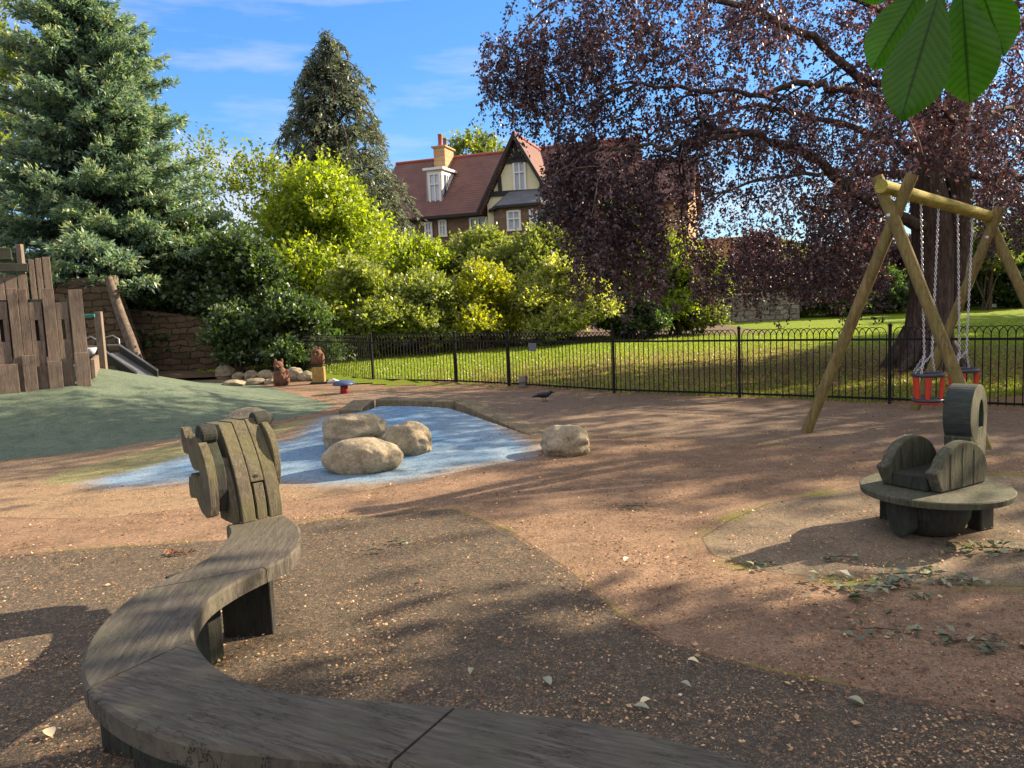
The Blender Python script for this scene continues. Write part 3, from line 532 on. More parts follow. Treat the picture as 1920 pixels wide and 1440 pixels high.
# ------------------------------------------------------------------ copper beech
broot = empty('copper_beech', (bc.x, bc.y, float(lawnz(bc.x, bc.y))), 'huge weeping copper beech with dark purple leaves on the lawn', 'tree')
def beech():
    T = MB(); bz = float(lawnz(bc.x, bc.y)); cx, cy = bc.x, bc.y
    tp = [W(1738, 690, cy), W(1740, 640, cy), W(1745, 560, cy), W(1750, 470, cy), W(1745, 390, cy), W(1735, 330, cy)]
    tr = [0.62, 0.46, 0.40, 0.38, 0.36, 0.30]; tp[0].z = bz-0.15
    T.tube(tp, tr, 18)
    T.tube([W(1790, 560, cy-0.1), W(1800, 450, cy-.15), W(1800, 360, cy-.1), W(1785, 290, cy), W(1800, 180, cy), W(1830, 40, cy+.3), W(1850, -150, cy+.5)], [0.16, 0.20, 0.22, 0.24, 0.24, 0.20, 0.12], 12)
    T.tube([W(1738, 350, cy), W(1742, 250, cy), W(1735, 120, cy+.3), W(1715, -20, cy+.5), W(1700, -250, cy+.5)], [0.31, 0.26, 0.22, 0.17, 0.08], 12)
    for a in np.linspace(0, 2*math.pi, 8)[:-1]:
        a += random.uniform(-.2, .2); L = random.uniform(0.7, 1.1)
        T.tube([(cx+0.25*math.cos(a), cy+0.25*math.sin(a), bz+0.75), (cx+0.52*math.cos(a), cy+0.52*math.sin(a), bz+0.25), (cx+L*math.cos(a), cy+L*math.sin(a), bz-0.02)], [0.2, 0.17, 0.05], 8)
    T.build('trunk', M['bark'], broot)
    limbs = []
    def limb(l, r0): limbs.append((l, r0))
    limb([W(1740, 440, cy), W(1700, 410, cy-.5), W(1633, 381, cy-.9), W(1545, 309, cy-1.2), W(1467, 270, cy-1.5), W(1412, 251, cy-1.7), W(1335, 243, cy-1.8), W(1313, 221, cy-1.8), W(1302, 170, cy-1.9)], 0.20)
    limb([W(1412, 251, cy-1.7), W(1340, 262, cy-2), W(1260, 275, cy-2.2), W(1180, 270, cy-2.4), W(1100, 290, cy-2.5), W(1050, 330, cy-2.5)], 0.09)
    limb([W(1742, 250, cy), W(1680, 200, cy-.6), W(1622, 182, cy-1), W(1572, 166, cy-1.3), W(1511, 155, cy-1.6), W(1430, 175, cy-1.8), W(1330, 170, cy-2), W(1200, 160, cy-2.2), W(1110, 190, cy-2.2)], 0.15)
    limb([W(1738, 200, cy), W(1680, 170, cy-.3), W(1600, 138, cy-.8), W(1522, 72, cy-1.2), W(1440, 30, cy-1.5), W(1300, -20, cy-1.5), W(1180, -40, cy-1.5), W(1090, -20, cy-1.6), W(1030, 20, cy-1.6)], 0.16)
    limb([W(1735, 60, cy), W(1600, -60, cy-.5), W(1400, -140, cy-1), W(1200, -150, cy-1), W(1050, -100, cy-1)], 0.14)
    limb([W(1745, 330, cy), W(1690, 330, cy+1), W(1600, 320, cy+2), W(1480, 330, cy+2.8), W(1380, 350, cy+3.2), W(1300, 390, cy+3.5)], 0.14)
    limb([W(1745, 300, cy), W(1660, 260, cy+.6), W(1560, 225, cy+1.2), W(1420, 200, cy+1.7), W(1260, 230, cy+2), W(1150, 290, cy+2.2)], 0.14)
    limb([W(1800, 330, cy), W(1860, 335, cy-.4), W(1930, 330, cy-1), W(2030, 350, cy-1.2)], 0.15)
    limb([W(1800, 250, cy), W(1860, 220, cy+.6), W(1940, 180, cy+1.2), W(2100, 200, cy+1.6)], 0.15)
    limb([W(1790, 290, cy), W(1800, 260, cy-1.2), W(1780, 215, cy-2.5), W(1740, 190, cy-3.6), W(1700, 210, cy-4.6)], 0.13)
    limb([W(1800, 180, cy), W(1850, 100, cy-1), W(1900, 20, cy-2), W(1950, -20, cy-3.2)], 0.13)
    limb([W(1735, 120, cy), W(1650, 20, cy-1.5), W(1520, -40, cy-3), W(1380, -30, cy-4)], 0.12)
    limb([W(1715, -20, cy), W(1640, -160, cy+1), W(1500, -240, cy+2), W(1300, -260, cy+2.5)], 0.12)
    LB = MB(); SB = MB(); S = []; D = []; Ln = []
    for pts, r0 in limbs:
        pa = [Vector(p) for p in pts]; n = len(pa)
        fine = []
        for i in range(n-1):
            for k in range(4):
                q = pa[i].lerp(pa[i+1], k/4); q += Vector([random.uniform(-.05, .05) for _ in range(3)]); fine.append(q)
        fine[0] = pa[0]; fine.append(pa[-1]); m = len(fine)
        LB.tube(fine, [r0*0.62*(1-0.82*i/(m-1)) for i in range(m)], 9)
        tot = sum((pa[i+1]-pa[i]).length for i in range(n-1)); ns = int(tot*2.1)
        for s in range(ns):
            i = random.randint(int(m*0.22), m-1); b = fine[i]; a = random.uniform(0, 2*math.pi); L = random.uniform(0.8, 2.3)
            dv = Vector((math.cos(a), math.sin(a), random.uniform(-0.2, 0.5))).normalized(); out = Vector((b.x-cx, b.y-cy, 0)).normalized()*0.5; dv = (dv+out).normalized()
            q = [b]; v = dv.copy()
            for k in range(6):
                v = (v+Vector((random.uniform(-.2, .2), random.uniform(-.2, .2), -0.30))).normalized(); q.append(q[-1]+v*L/6)
            SB.tube(q, [0.022*(1-k/8) for k in range(7)], 4, cap=False)
            for k in range(1, 7):
                for _ in range(random.choice((1, 1, 2))):
                    S.append(q[k]); vv = (Vector((random.uniform(-.6, .6), random.uniform(-.6, .6), -random.uniform(0.3, 1.0)))+v*0.3).normalized(); D.append(vv); Ln.append(random.uniform(0.25, 0.8))
    # hanging curtains: (x0,x1,y0,y1,Ymin,Ymax,count,len)
    for x0, x1, y0, y1, Y0, Y1, cnt, ll in [
        (905, 1010, 50, 130, 13.0, 14.0, 60, 0.8), (950, 1010, 90, 190, 13.0, 14.0, 26, 0.7), (985, 1120, -20, 140, 12.6, 14.4, 190, 0.9), (1090, 1330, -40, 120, 12.5, 15, 230, 0.9),
        (1020, 1120, 245, 330, 12.8, 13.8, 130, 0.8), (1060, 1240, 300, 420, 12.6, 14.5, 330, 0.9), (1080, 1250, 390, 520, 12.8, 15, 210, 0.7),
        (1040, 1330, 160, 300, 12.6, 15, 260, 0.7), (1250, 1640, 330, 450, 14, 19, 230, 0.7), (1300, 1660, 440, 530, 15, 19.5, 420, 0.6),
        (1300, 1660, 100, 300, 12.5, 17, 270, 0.8), (1580, 1760, 240, 400, 16, 19, 190, 0.8), (1500, 1660, 330, 500, 13, 16, 190, 0.6),
        (1640, 2000, -60, 200, 11, 18, 420, 0.8), (1800, 2060, 180, 400, 15, 20, 330, 0.8), (1620, 1900, 180, 290, 10.5, 13, 110, 0.5), (1300, 1700, -60, 60, 12, 17, 230, 0.8), (1830, 1980, 300, 440, 17, 20, 200, .7)]:
        for _ in range(int(cnt*(1.3 if x1 < 1011 or (1300 <= x0 and y0 > 300) else (0.72 if x1 < 1340 and y1 > 290 else 0.75)))):
            Yq = random.uniform(Y0, Y1); q = W(random.uniform(x0, x1), random.uniform(y0, y1), Yq); S.append(q); D.append(Vector((random.uniform(-.3, .3), random.uniform(-.3, .3), -1)).normalized()); Ln.append(ll*random.uniform(0.6, 1.5))
    S2 = []; D2 = []; L2 = []; TW = []
    for s, d, l in zip(S, D, Ln):
        S2.append(s); D2.append(d); L2.append(l)
        for _ in range(int(l*6)):
            t = random.random()*l; S2.append(s+d*t); D2.append((d*0.5+Vector([random.uniform(-1, 1) for _ in range(3)])).normalized()); L2.append(random.uniform(0.07, 0.2))
    S = np.array([tuple(v) for v in S]); D = np.array([tuple(v) for v in D]); Ln = np.array(Ln)
    # thin hanging twigs as 2-sided slivers
    n = len(S); e = S+D*Ln[:, None]; sd_ = unit(np.cross(D, rdir(n)))*0.004; V = np.stack([S-sd_, S+sd_, e+sd_*.4, e-sd_*.4], 1).reshape(-1, 3)
    S2 = np.array([tuple(v) for v in S2]); D2 = np.array([tuple(v) for v in D2]); L2 = np.array(L2)
    per = 8; p, d = twig_leaves(S2, D2, L2, per, 1.0, (0, 0, -0.35)); sz = 0.064*(0.6+0.7*rng.random(len(p)))
    nn = unit(rdir(len(p))+np.array([0.1, -0.3, 0.5])); tr = np.repeat(rng.random(len(S2)), per)
    print('beech leaves', len(p))
    LB.v, off_ = LB.v+SB.v, len(LB.v); LB.f += [tuple(i+off_ for i in f) for f in SB.f]; LB.sm += SB.sm; LB.build('limbs', M['bark'], broot); leaves('foliage', p, d, nn, sz, sz*0.66, M['beech'], broot, 0.4*tr+0.6*rng.random(len(p)))
beech()

# trees beyond the right edge of the photo (they shade the near ground)
def shade_tree(name, label, x, y, zc, rx, ry, rz, n, ls, mat, seed):
    r = np.random.default_rng(seed); root = empty(name, (x, y, 0), label, 'tree'); T = MB(); T.tube([(x, y, -0.1), (x+.1, y, zc*0.5), (x, y+.1, zc)], [0.45, 0.34, 0.2], 12); T.build('trunk', M['bark2'], root)
    Bm = MB(); nc = 70; cs = []
    for i in range(nc):
        dv = unit(r.normal(size=3)); c = np.array([x, y, zc])+dv*np.array([rx, ry, rz])*(0.45+0.55*r.random()); cs.append(c); Bm.tube([(x, y, zc*0.6), tuple(np.array([x, y, zc])*0.5+c*0.5), tuple(c)], [0.09, 0.05, 0.02], 4, cap=False)
    cs = np.array(cs); k = r.integers(0, nc, n); p = cs[k]+r.normal(size=(n, 3))*np.array([0.6, 0.6, 0.28]); Bm.build('branches', M['bark2'], root)
    leaves('foliage', p, rdir(n), unit(rdir(n)+np.array([0, 0, 1.2])), ls*(0.6+0.8*r.random(n)), ls*0.6, mat, root, r.random(n))
shade_tree('chestnut_tree', 'horse chestnut tree beyond the right edge of the photo', 13.8, 6.2, 6.0, 4.0, 2.0, 2.4, 9000, 0.30, M['mid_leaf'], 5)
shade_tree('chestnut_tree', 'second horse chestnut tree behind the camera to the right', 12, 2.2, 5.6, 5.0, 3.2, 3.2, 20000, 0.30, M['mid_leaf'], 6)

shade_tree('lime_tree', 'nearest lime tree on the lawn beyond the right edge of the photo', 22, 15.5, 8.6, 5.5, 3.4, 2.6, 2600, 0.32, M['mid_leaf'], 12)
shade_tree('lime_tree', 'lime tree standing on the lawn beyond the right edge of the photo', 24, 21, 7.5, 4.5, 5.5, 3.2, 15000, 0.34, M['mid_leaf'], 9)
shade_tree('lime_tree', 'farther lime tree on the lawn beyond the right edge of the photo', 33, 30, 8.0, 5, 6.5, 3.6, 14000, 0.36, M['mid_leaf'], 10)
# ------------------------------------------------------------------ lawn grass and litter
def grass():
    n = 150000; y = 11+17*rng.random(n)**1.3; x = (rng.random(n)*1.7-0.55)*y*0.75; P = np.stack([x, y], 1); ok = poly_sd(P, play_poly) < -0.05
    bd = np.hypot((x-bc.x+2)*.8, y-bc.y); ok &= rng.random(n) < np.clip(0.45+bd*0.1, 0, 1); ok &= y < 30
    x = x[ok]; y = y[ok]; m = len(x); nb = np.array([noise.noise(Vector((a*0.2, b*0.2, 4))) for a, b in zip(x, y)])
    p = np.stack([x, y, lawnz(x, y)+0.05*nb*np.clip((y-13)/4, 0, 1)-0.01], 1)
    d = unit(np.array([0, 0, 1.0])+0.5*rng.normal(size=(m, 3))); d[:, 2] = np.abs(d[:, 2]); leaves('grass', p, d, rdir(m), 0.035+0.035*rng.random(m), 0.012+0.012*rng.random(m), M['grass'], None, rng.random(m))
    tag(bpy.data.objects['grass'], 'short grass blades on the lawn behind the railing', 'grass', kind='stuff')
grass()
def litter():
    n = 210000; y = 1.3+15*rng.random(n)**1.55; x = (rng.random(n)*2-1)*(y*0.72+0.3)+0.0; P = np.stack([x, y], 1)
    # clumping: keep more where coarse noise is high
    nb = np.array([noise.noise(Vector((a*2.2, b*3.0, 9)))+0.5*noise.noise(Vector((a*8, b*8, 2))) for a, b in zip(x, y)])
    pr = np.clip(0.30+nb*1.25, 0.05, 1); rub = np.maximum(poly_sd(P, green_poly), poly_sd(P, blue_poly)); pr = np.where(rub > 0, pr*0.16, pr)
    ok = (rng.random(n) < pr) & (poly_sd(P, play_poly) > 0.02); x = x[ok]; y = y[ok]; m = len(x); z = hgt(x, y)+0.011+0.006*rng.random(m)+0.006
    p = np.stack([x, y, z], 1); d = rdir(m); d[:, 2] *= 0.12; nn = unit(np.array([0, 0, 1.0])+0.35*rng.normal(size=(m, 3)))
    sz = 0.006+0.015*rng.random(m)**2.4; big = rng.random(m) < 0.01; sz = np.where(big, 0.02+0.018*rng.random(m), sz)
    o = leaves('leaf_litter', p, d, nn, sz, sz*(0.35+0.5*rng.random(m)), M['litter'], None, rng.random(m)**1.2); tag(o, 'dry brown bud scales, chips and petals strewn over the play surface', 'leaf litter', kind='stuff')
    # red litter drifts against the railing and on the red surface
    n = 60000; y = 2.2+13*rng.random(n)**1.2; x = (rng.random(n)*2-1)*(y*0.72+0.3); P = np.stack([x, y], 1); ss = poly_sd(P, seam_poly); sp = poly_sd(P, play_poly)
    dk = poly_sd(P, dark_poly); mo = np.maximum(poly_sd(P, mound_poly), poly_sd(P, green_poly)); dc = poly_sd(P, disc_poly)
    pr = np.where((ss < 0) & (dk < 0) & (mo < 0), 0.55, 0.05); pr = np.where((sp < 0.7) & (x > -1), 0.95, pr); pr = np.where(dc > 0, 0.08, pr); pr = np.where((np.abs(dk) < 0.1), np.maximum(pr, 0.5), pr)
    nb = np.array([noise.noise(Vector((a*1.7, b*2.4, 5))) for a, b in zip(x, y)]); pr = pr*np.clip(0.6+nb*1.3, 0.05, 1.2)
    ok = (rng.random(n) < pr) & (sp > -0.3); x = x[ok]; y = y[ok]; m = len(x); p = np.stack([x, y, hgt(x, y)+0.017+0.012*rng.random(m)], 1); d = rdir(m); d[:, 2] *= 0.15
    sz = 0.010+0.022*rng.random(m)**1.6; o = leaves('beech_litter', p, d, unit(np.array([0, 0, 1.0])+0.4*rng.normal(size=(m, 3))), sz, sz*(0.3+0.5*rng.random(m)), M['redlitter'], None, rng.random(m)); tag(o, 'reddish beech litter over the red surface and along the railing', 'leaf litter', kind='stuff')
    # litter on the lawn under the beech
    n = 30000; a = rng.random(n)*2*math.pi; r = 7*np.sqrt(rng.random(n)); x = bc.x-1.5+r*np.cos(a)*1.1; y = bc.y+r*np.sin(a)*0.8; ok = (poly_sd(np.stack([x, y], 1), play_poly) < 0.2) & (rng.random(n) < 0.8-r/9); x = x[ok]; y = y[ok]; m = len(x)
    p = np.stack([x, y, lawnz(x, y)+0.03+0.03*rng.random(m)], 1); d = rdir(m); d[:, 2] *= 0.2; sz = 0.03+0.03*rng.random(m); o = leaves('beech_litter', p, d, unit(np.array([0, 0, 1.0])+0.4*rng.normal(size=(m, 3))), sz, sz*0.6, M['redlitter'], None, rng.random(m)); tag(o, 'reddish fallen leaves on the lawn under the beech', 'leaf litter', kind='stuff')
litter()
# fallen sprigs of green leaves
for px, py, s, k, lb in [(745, 1022, 0.10, 7, 'small dark sprig on the grey surface right of the carved head'), (705, 1040, 0.08, 5, 'tiny wilted sprig left of the small dark sprig'),
        (1435, 1068, 0.12, 9, 'wilted grey-green sprig on the mossy joint below the round seat'), (1575, 1052, 0.13, 7, 'flat sprig in the shade of the round seat'), (1625, 1112, 0.30, 26, 'largest wilted sprig, spread flat below the round seat'),
        (1700, 1086, 0.22, 16, 'long wilted sprig along the dark joint'), (1790, 1100, 0.16, 12, 'dark sprig at the right end of the row of sprigs'), (1855, 1035, 0.22, 20, 'leafy green sprig lying right below the seat leg'),
        (1640, 1190, 0.16, 9, 'dark curled sprig alone on the red litter'), (1820, 1215, 0.17, 12, 'bright green sprig with a twig near the right edge'), (330, 1043, 0.09, 12, 'reddish-brown sprig left of the bench'), (1190, 955, 0.12, 8, 'thin straggling sprig in the sunlit red litter')]:
    c = atg(px, py); root = empty('leaf_sprig', c, lb, 'sprig', 'leaf sprigs fallen on the play surface'); k = int(k*2.4)
    p = np.array([c.x, c.y, c.z+0.02])+rng.normal(size=(k, 3))*np.array([s*0.6, s*0.35, 0.006]); d = rdir(k); d[:, 2] = np.abs(d[:, 2])*0.2
    mt = M['redlitter'] if 'reddish' in lb else M['fresh']; sz = (0.028+s*0.15)*(0.5+0.8*rng.random(k)); leaves('leaves', p, d, unit(np.array([0, 0, 1.0])+0.35*rng.normal(size=(k, 3))), sz, sz*0.55, mt, root, rng.random(k), fold=0.3)
    MB().tube([c+Vector((-s*0.7, s*.1, 0.02)), c+Vector((0, 0, 0.03)), c+Vector((s*0.8, -s*.15, 0.022))], [0.002, 0.003, 0.002], 5).build('stem', M['bark2'], root)
for px, py, L, lb in [(1210, 1326, .05, 'small pale leaf behind the seat, upper of a close pair'), (1204, 1347, .06, 'curled yellow-green leaf just above the bench edge'), (1286, 1300, .045, 'pale green leaf on the grey surface right of the pair'), (1027, 1290, .06, 'yellowish leaf on the grey surface above the bench middle'), (95, 1392, .07, 'pale leaf left of the bench at the bottom corner'), (884, 1275, .04, 'small greenish leaf left of the yellowish leaf'), (1605, 1432, .06, 'yellow leaf at the bottom edge right of the bench'), (1175, 1058, .06, 'white petal-like leaf in the sunlit strip'), (1300, 1252, .05, 'pale round petal on the joint line')]:
    c = atg(px, py); c.z += 0.02; mb = MB(); a = random.uniform(0, 3); ux = Vector((math.cos(a), math.sin(a), 0)); uy = Vector((-math.sin(a), math.cos(a), 0)); V = []; n = 8
    for i in range(n+1):
        t = i/n; w = 0.30*L*math.sin(math.pi*t)**0.8+0.001
        for s in (-1, 0, 1): V.append(c+ux*(t-.5)*L+uy*w*s+Vector((0, 0, 0.012*abs(s)*math.sin(math.pi*t)+0.008*t)))
    V = np.array([tuple(v) for v in V]); Fq = np.array([(i*3+j, i*3+j+1, i*3+j+4, i*3+j+3) for i in range(n) for j in (0, 1)])
    o = np_mesh('fallen_leaf', V, Fq, M['fresh'] if 'green' in lb or 'yellow' in lb else M['litter'], None, {'rnd': np.full(len(V), 1.0)}, True); tag(o, lb, 'leaf', 'single leaves fallen on the play surface')

# ------------------------------------------------------------------ serpent bench
def bench():
    out_px = [(424, 984), (428, 1003), (392, 1042), (345, 1068), (268, 1105), (215, 1143), (175, 1188), (154, 1235), (158, 1282), (198, 1326), (258, 1362), (330, 1386), (430, 1404), (560, 1418), (700, 1430), (860, 1448), (1010, 1475), (1180, 1520), (1400, 1600)]
    in_px = [(535, 966), (560, 985), (563, 1012), (545, 1040), (500, 1062), (440, 1092), (395, 1122), (370, 1155), (363, 1190), (385, 1228), (430, 1262), (500, 1288), (600, 1303), (700, 1311), (830, 1321), (980, 1334), (1130, 1355), (1290, 1392), (1450, 1442)]
    zt = 0.45
    def curve(l, m=12):
        P = [Vector(at(x, y, zt)) for x, y in l]; res = []; n = len(P)
        for i in range(n-1):
            p0, p1, p2, p3 = P[max(i-1, 0)], P[i], P[i+1], P[min(i+2, n-1)]
            for k in range(m):
                t = k/m; res.append(0.5*((2*p1)+(p2-p0)*t+(2*p0-5*p1+4*p2-p3)*t*t+(3*p1-p0-3*p2+p3)*t**3))
        res.append(P[-1]); return res
    A = curve(out_px); B = curve(in_px); n = len(A); c0 = (A[0]+B[0])/2
    root = empty('serpent_bench', (c0.x, c0.y, 0), 'long S-curved weathered timber bench ending in a carved monster head', 'bench')
    # smooth along
    cuts = [0, 48, 98, 170, n-1]; th = 0.075
    for si in range(4):
        a, b = cuts[si], cuts[si+1]; V = []; G = []; F_ = []; rows = b-a+1; nc = 9
        s_acc = 0; ch = ((A[b]+B[b])/2-(A[a]+B[a])/2).normalized(); cp_ = Vector((-ch.y, ch.x, 0))
        for i in range(a, b+1):
            if i > a: s_acc += ((A[i]+B[i])/2-(A[i-1]+B[i-1])/2).length
            pa, pb = A[i], B[i]
            if i == a and si > 0: q = (A[i+1]-A[i]).normalized()*0.010; pa = pa+q; pb = pb+q
            w = (pb-pa).length; cross = []
            prof = [(0, -th), (0, -0.012), (0.012/w, 0)]+[(k/6, 0) for k in range(1, 6)]+[(1-0.012/w, 0), (1, -0.012), (1, -th)]
            for t, dz in prof:
                q = pa.lerp(pb, t); wob = 0.0025*noise.noise(Vector((q.x*3, q.y*3, 0)))+ (0.002*noise.noise(Vector((t*30, s_acc*2, si))) if dz > -0.02 else 0)
                V.append((q.x, q.y, zt+dz+wob)); G.append((q.dot(ch)+si*7, q.dot(cp_), dz))
        m = len(prof)
        for i in range(rows-1):
            for k in range(m):
                k2 = (k+1) % m; F_.append((i*m+k, (i+1)*m+k, (i+1)*m+k2, i*m+k2))
        me = bpy.data.meshes.new('seat_plank'); me.from_pydata(V, [], F_+[tuple(range(m)), tuple(reversed(range((rows-1)*m, rows*m)))]); 
        at_ = me.attributes.new('grain', 'FLOAT_VECTOR', 'POINT'); at_.data.foreach_set('vector', np.array(G, dtype=np.float32).ravel()); me.materials.append(M['bench']); link('seat_plank', me, root)
    for (x0, y0), (x1, y1) in (((424, 1191), (516, 1184)), ((335, 1213), (409, 1245)), ((208, 1402), (262, 1416)), ((270, 1455), (420, 1500))):
        a = at(x0, y0, 0); b = at(x1, y1, 0); MB().beam(Vector((a.x, a.y, 0.184)), Vector((b.x, b.y, 0.184)), 0.075, 0.375).build('leg', M['dark_wood'], root, bevel=0.006)
    # ---- head
    ang = R_(41); D = Vector((-math.sin(ang), math.cos(ang), 0)); Lt = Vector((math.cos(ang), math.sin(ang), 0)); Zu = Vector((0, 0, 1))
    cen = at(455, 982, zt)
    def neck(top, zb=0.0, dx=0.0, fw=0.16):
        N = 16; back = [(0.88*(zb+(top-zb)*k/N)**2+dx, zb+(top-zb)*k/N) for k in range(N+1)]
        return back+[(0.33+fw+dx, top-0.01), (0.30+fw*0.8+dx, top*0.72), (0.14+fw*0.8+dx, top*0.45), (0.05+fw+dx, zb+(top-zb)*0.2), (0.03+fw+dx, zb)]
    x = 0.0
    for i, w in enumerate((0.080, 0.080, 0.082)):
        if i == 1:
            MB().prism(neck(0.545, 0.215), cen+Lt*(x+w/2), D, Zu, Lt, w-0.003).build('neck_board', M['head_wood'], root, bevel=0.005)
            MB().prism([(a+0.006, b) for a, b in [(0.88*z*z, z) for z in np.linspace(0, 0.205, 8)]]+[(0.15, 0.205), (0.15, 0.0)], cen+Lt*(x+w/2+0.002), D, Zu, Lt, w-0.020).build('tongue_board', M['head_wood'], root, bevel=0.005)
        else: MB().prism(neck(0.54 if i == 0 else 0.55), cen+Lt*(x+w/2), D, Zu, Lt, w-0.003).build('neck_board', M['head_wood'], root, bevel=0.005)
        x += w
    MB().prism(neck(0.36, 0.0, 0.025), cen+Lt*(-0.022), D, Zu, Lt, 0.040).build('side_board', M['head_wood'], root, bevel=0.005)
    ck = [(0.31-0.235*math.cos(a), 0.29+0.25*math.sin(a)) for a in np.linspace(-1.15, 1.35, 14)]+[(0.42, 0.5), (0.43, 0.42), (0.34, 0.34), (0.38, 0.26), (0.36, 0.12), (0.28, 0.06)]
    MB().prism(ck, cen+Lt*(x+0.022), D, Zu, Lt, 0.042).build('cheek_board', M['head_wood'], root, bevel=0.005)
    MB().prism([(0.08, 0.075), (0.06, 0.2), (0.08, 0.34), (0.17, 0.46), (0.32, 0.50), (0.33, 0.10), (0.2, 0.075)], cen+Lt*(-0.075), D, Zu, Lt, 0.06).build('inner_board', M['dark_wood'], root, bevel=0.004)
    fc = [(0.05, 0.065), (0.035, .12), (0.032, .18), (.04, .28), (.055, .34), (.08, .39), (.13, .45), (.19, .485), (.25, .49), (.275, .43), (.30, .50), (.33, .475), (.36, .48), (.39, .525), (.43, .53), (.435, .49), (.42, .43), (.405, .385), (.36, .38), (.33, .385), (.31, .35), (.28, .315), (.245, .30), (.17, .305), (.165, .275), (.20, .27), (.215, .245), (.235, .278), (.25, .245), (.27, .278), (.285, .245), (.305, .275), (.325, .25), (.35, .25), (.365, .20), (.36, .14), (.34, .125), (.25, .135), (.225, .10), (.18, .065), (.11, .045)]
    MB().prism(fc, cen+Lt*(-0.132), D, Zu, Lt, 0.05).build('face_board', M['head_wood'], root, bevel=0.003)
    for s, dd, zz in ((-0.088, 0.205, 0.500), (0.262, 0.29, 0.525)):
        e = [(0.062*math.cos(a), 0.058*math.sin(a)) for a in np.linspace(0.0, 2*math.pi, 22)[:-1]]
        MB().prism(e, cen+D*dd+Lt*s+Zu*zz, D, Zu, Lt, 0.088).build('ear', M['dark_wood'], root, bevel=0.008)
    kn = cen+Lt*(0.118)+D*(0.88*.243**2)+Zu*0.243
    MB().tube([kn+D*0.004, kn-D*0.004], 0.012, 10).build('knot_hole', M['timber_black'], root)
    # plate on which the head stands
    q = [at(424, 984, zt), at(432, 1000, zt), at(560, 985, zt), at(535, 966, zt)]
    return root
bench()

# ------------------------------------------------------------------ round rider seat
def rider():
    c = at(1753, 911, 0.30); root = empty('round_rider_seat', (c.x, c.y, 0), 'round wooden play seat with two half-disc sides and a ring handle', 'play seat'); E = Vector((0.87, 0.493, 0)); N = Vector((0.493, -0.87, 0)); Zu = Vector((0, 0, 1))
    R = 0.455
    MB().lathe([(R-0.03, 0.252), (R-.006, 0.257), (R, 0.293), (R-0.006, 0.30)], (c.x, c.y, 0), 72, smooth=False).build('platform', M['seat_wood'], root)
    s0 = at(1693, 918, 0.30)+E*0.0
    def half(off, along, name):
        o = s0+N*off+E*along; N_ = 16; pts = [(0.0, 0.0), (-0.10, 0.15)]
        for k in range(N_+1):
            a = math.pi*(1-0.12)-(math.pi*(1-0.12)-0.0)*k/N_; pts.append((0.30+0.345*math.cos(a), 0.085+0.245*math.sin(a)))
        pts.append((0.60, 0.0)); pts = [(a*0.80+0.05, b*0.93) for a, b in pts]
        MB().prism(pts, o, E, Zu, N, 0.075).build(name, M['seat_wood'], root, bevel=0.014, seg=3)
        for g in (0.14, 0.27, 0.40):
            gg = o+E*g+N*0.0385+Zu*0.15; h = 0.26 if 0.2 < g < 0.3 else 0.235; gg = gg-Zu*(0.01 if h > 0.25 else 0.025)
            mb = MB(); mb.box(gg, (0.006, 0.002, h), M=Matrix((E, N, Zu)).transposed()); mb.build('board_gap', M['timber_black'], root)
    half(0.175, 0.03, 'side_board'); half(-0.145, 0.0, 'side_board')
    # seat block between
    MB().box(s0+E*0.29+N*0.015+Zu*0.05, (0.50, 0.24, 0.095), M=Matrix((E, N, Zu)).transposed()).build('seat_block', M['dark_wood'], root, bevel=0.01)
    # ring head
    ro = s0+E*0.64+N*0.03; rc = 0.435; Er = Vector((0.72, 0.694, 0)); Nr = Vector((0.694, -0.72, 0)); pts_o = []; pts_i = []; n = 36; V = []; Fc = []
    for k in range(n):
        a = 2*math.pi*k/n; pts_o.append((0.195*math.cos(a), rc+0.205*math.sin(a))); pts_i.append((0.045+0.055*math.cos(a), rc-0.03+0.125*math.sin(a)*(1.0 if math.sin(a) > 0 else 1.15)))
    for side in (-1, 1):
        for P in (pts_o, pts_i):
            for a, b in P: V.append(ro+Er*a+Zu*b+Nr*0.085*side)
    for k in range(n):
        k2 = (k+1) % n; Fc += [(k, k2, n+k2, n+k), (2*n+k, 3*n+k, 3*n+k2, 2*n+k2), (k, 2*n+k, 2*n+k2, k2), (n+k, n+k2, 3*n+k2, 3*n+k)]
    m = MB().add(V, Fc); ob = m.build('ring_handle', M['seat_wood'], root, bevel=0.006)
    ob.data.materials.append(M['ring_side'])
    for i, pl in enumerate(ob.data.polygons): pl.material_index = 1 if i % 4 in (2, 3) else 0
    MB().prism([(-0.13, 0.0), (-0.17, 0.30), (0.19, 0.36), (0.16, 0.0)], ro, Er, Zu, Nr, 0.166).build('ring_neck', M['seat_wood'], root, bevel=0.006)
    MB().prism([(0.0, -0.28), (0.0, 0.0), (0.11, 0.0), (0.11, -0.28)], s0+N*0.0+E*(-0.03), N, Zu, E, 0.09)
    # base drum, front slab and block legs
    MB().lathe([(0.15, 0.0), (0.19, 0.02), (0.235, 0.12), (0.25, 0.251)], (c.x-0.03, c.y, 0), 28).build('drum', M['dark_wood'], root)
    fs = s0-E*0.05; MB().prism([(-0.09, 0.275), (0.085, 0.262), (0.10, 0.06), (0.05, -0.0), (-0.02, 0.0), (-0.07, 0.10)], fs+Vector((0, -0.03, 0))-Zu*0.28, N, Zu, E, 0.08).build('front_slab', M['dark_wood'], root, bevel=0.01)
    for px, py, rz in ((1838, 990, 0.4), (1670, 972, -0.6), (1800, 950, 1.2)):
        q = at(px, py); MB().box((q.x, q.y, 0.12), (0.13, 0.10, 0.25), rz).build('leg', M['dark_wood'], root, bevel=0.01)
rider()

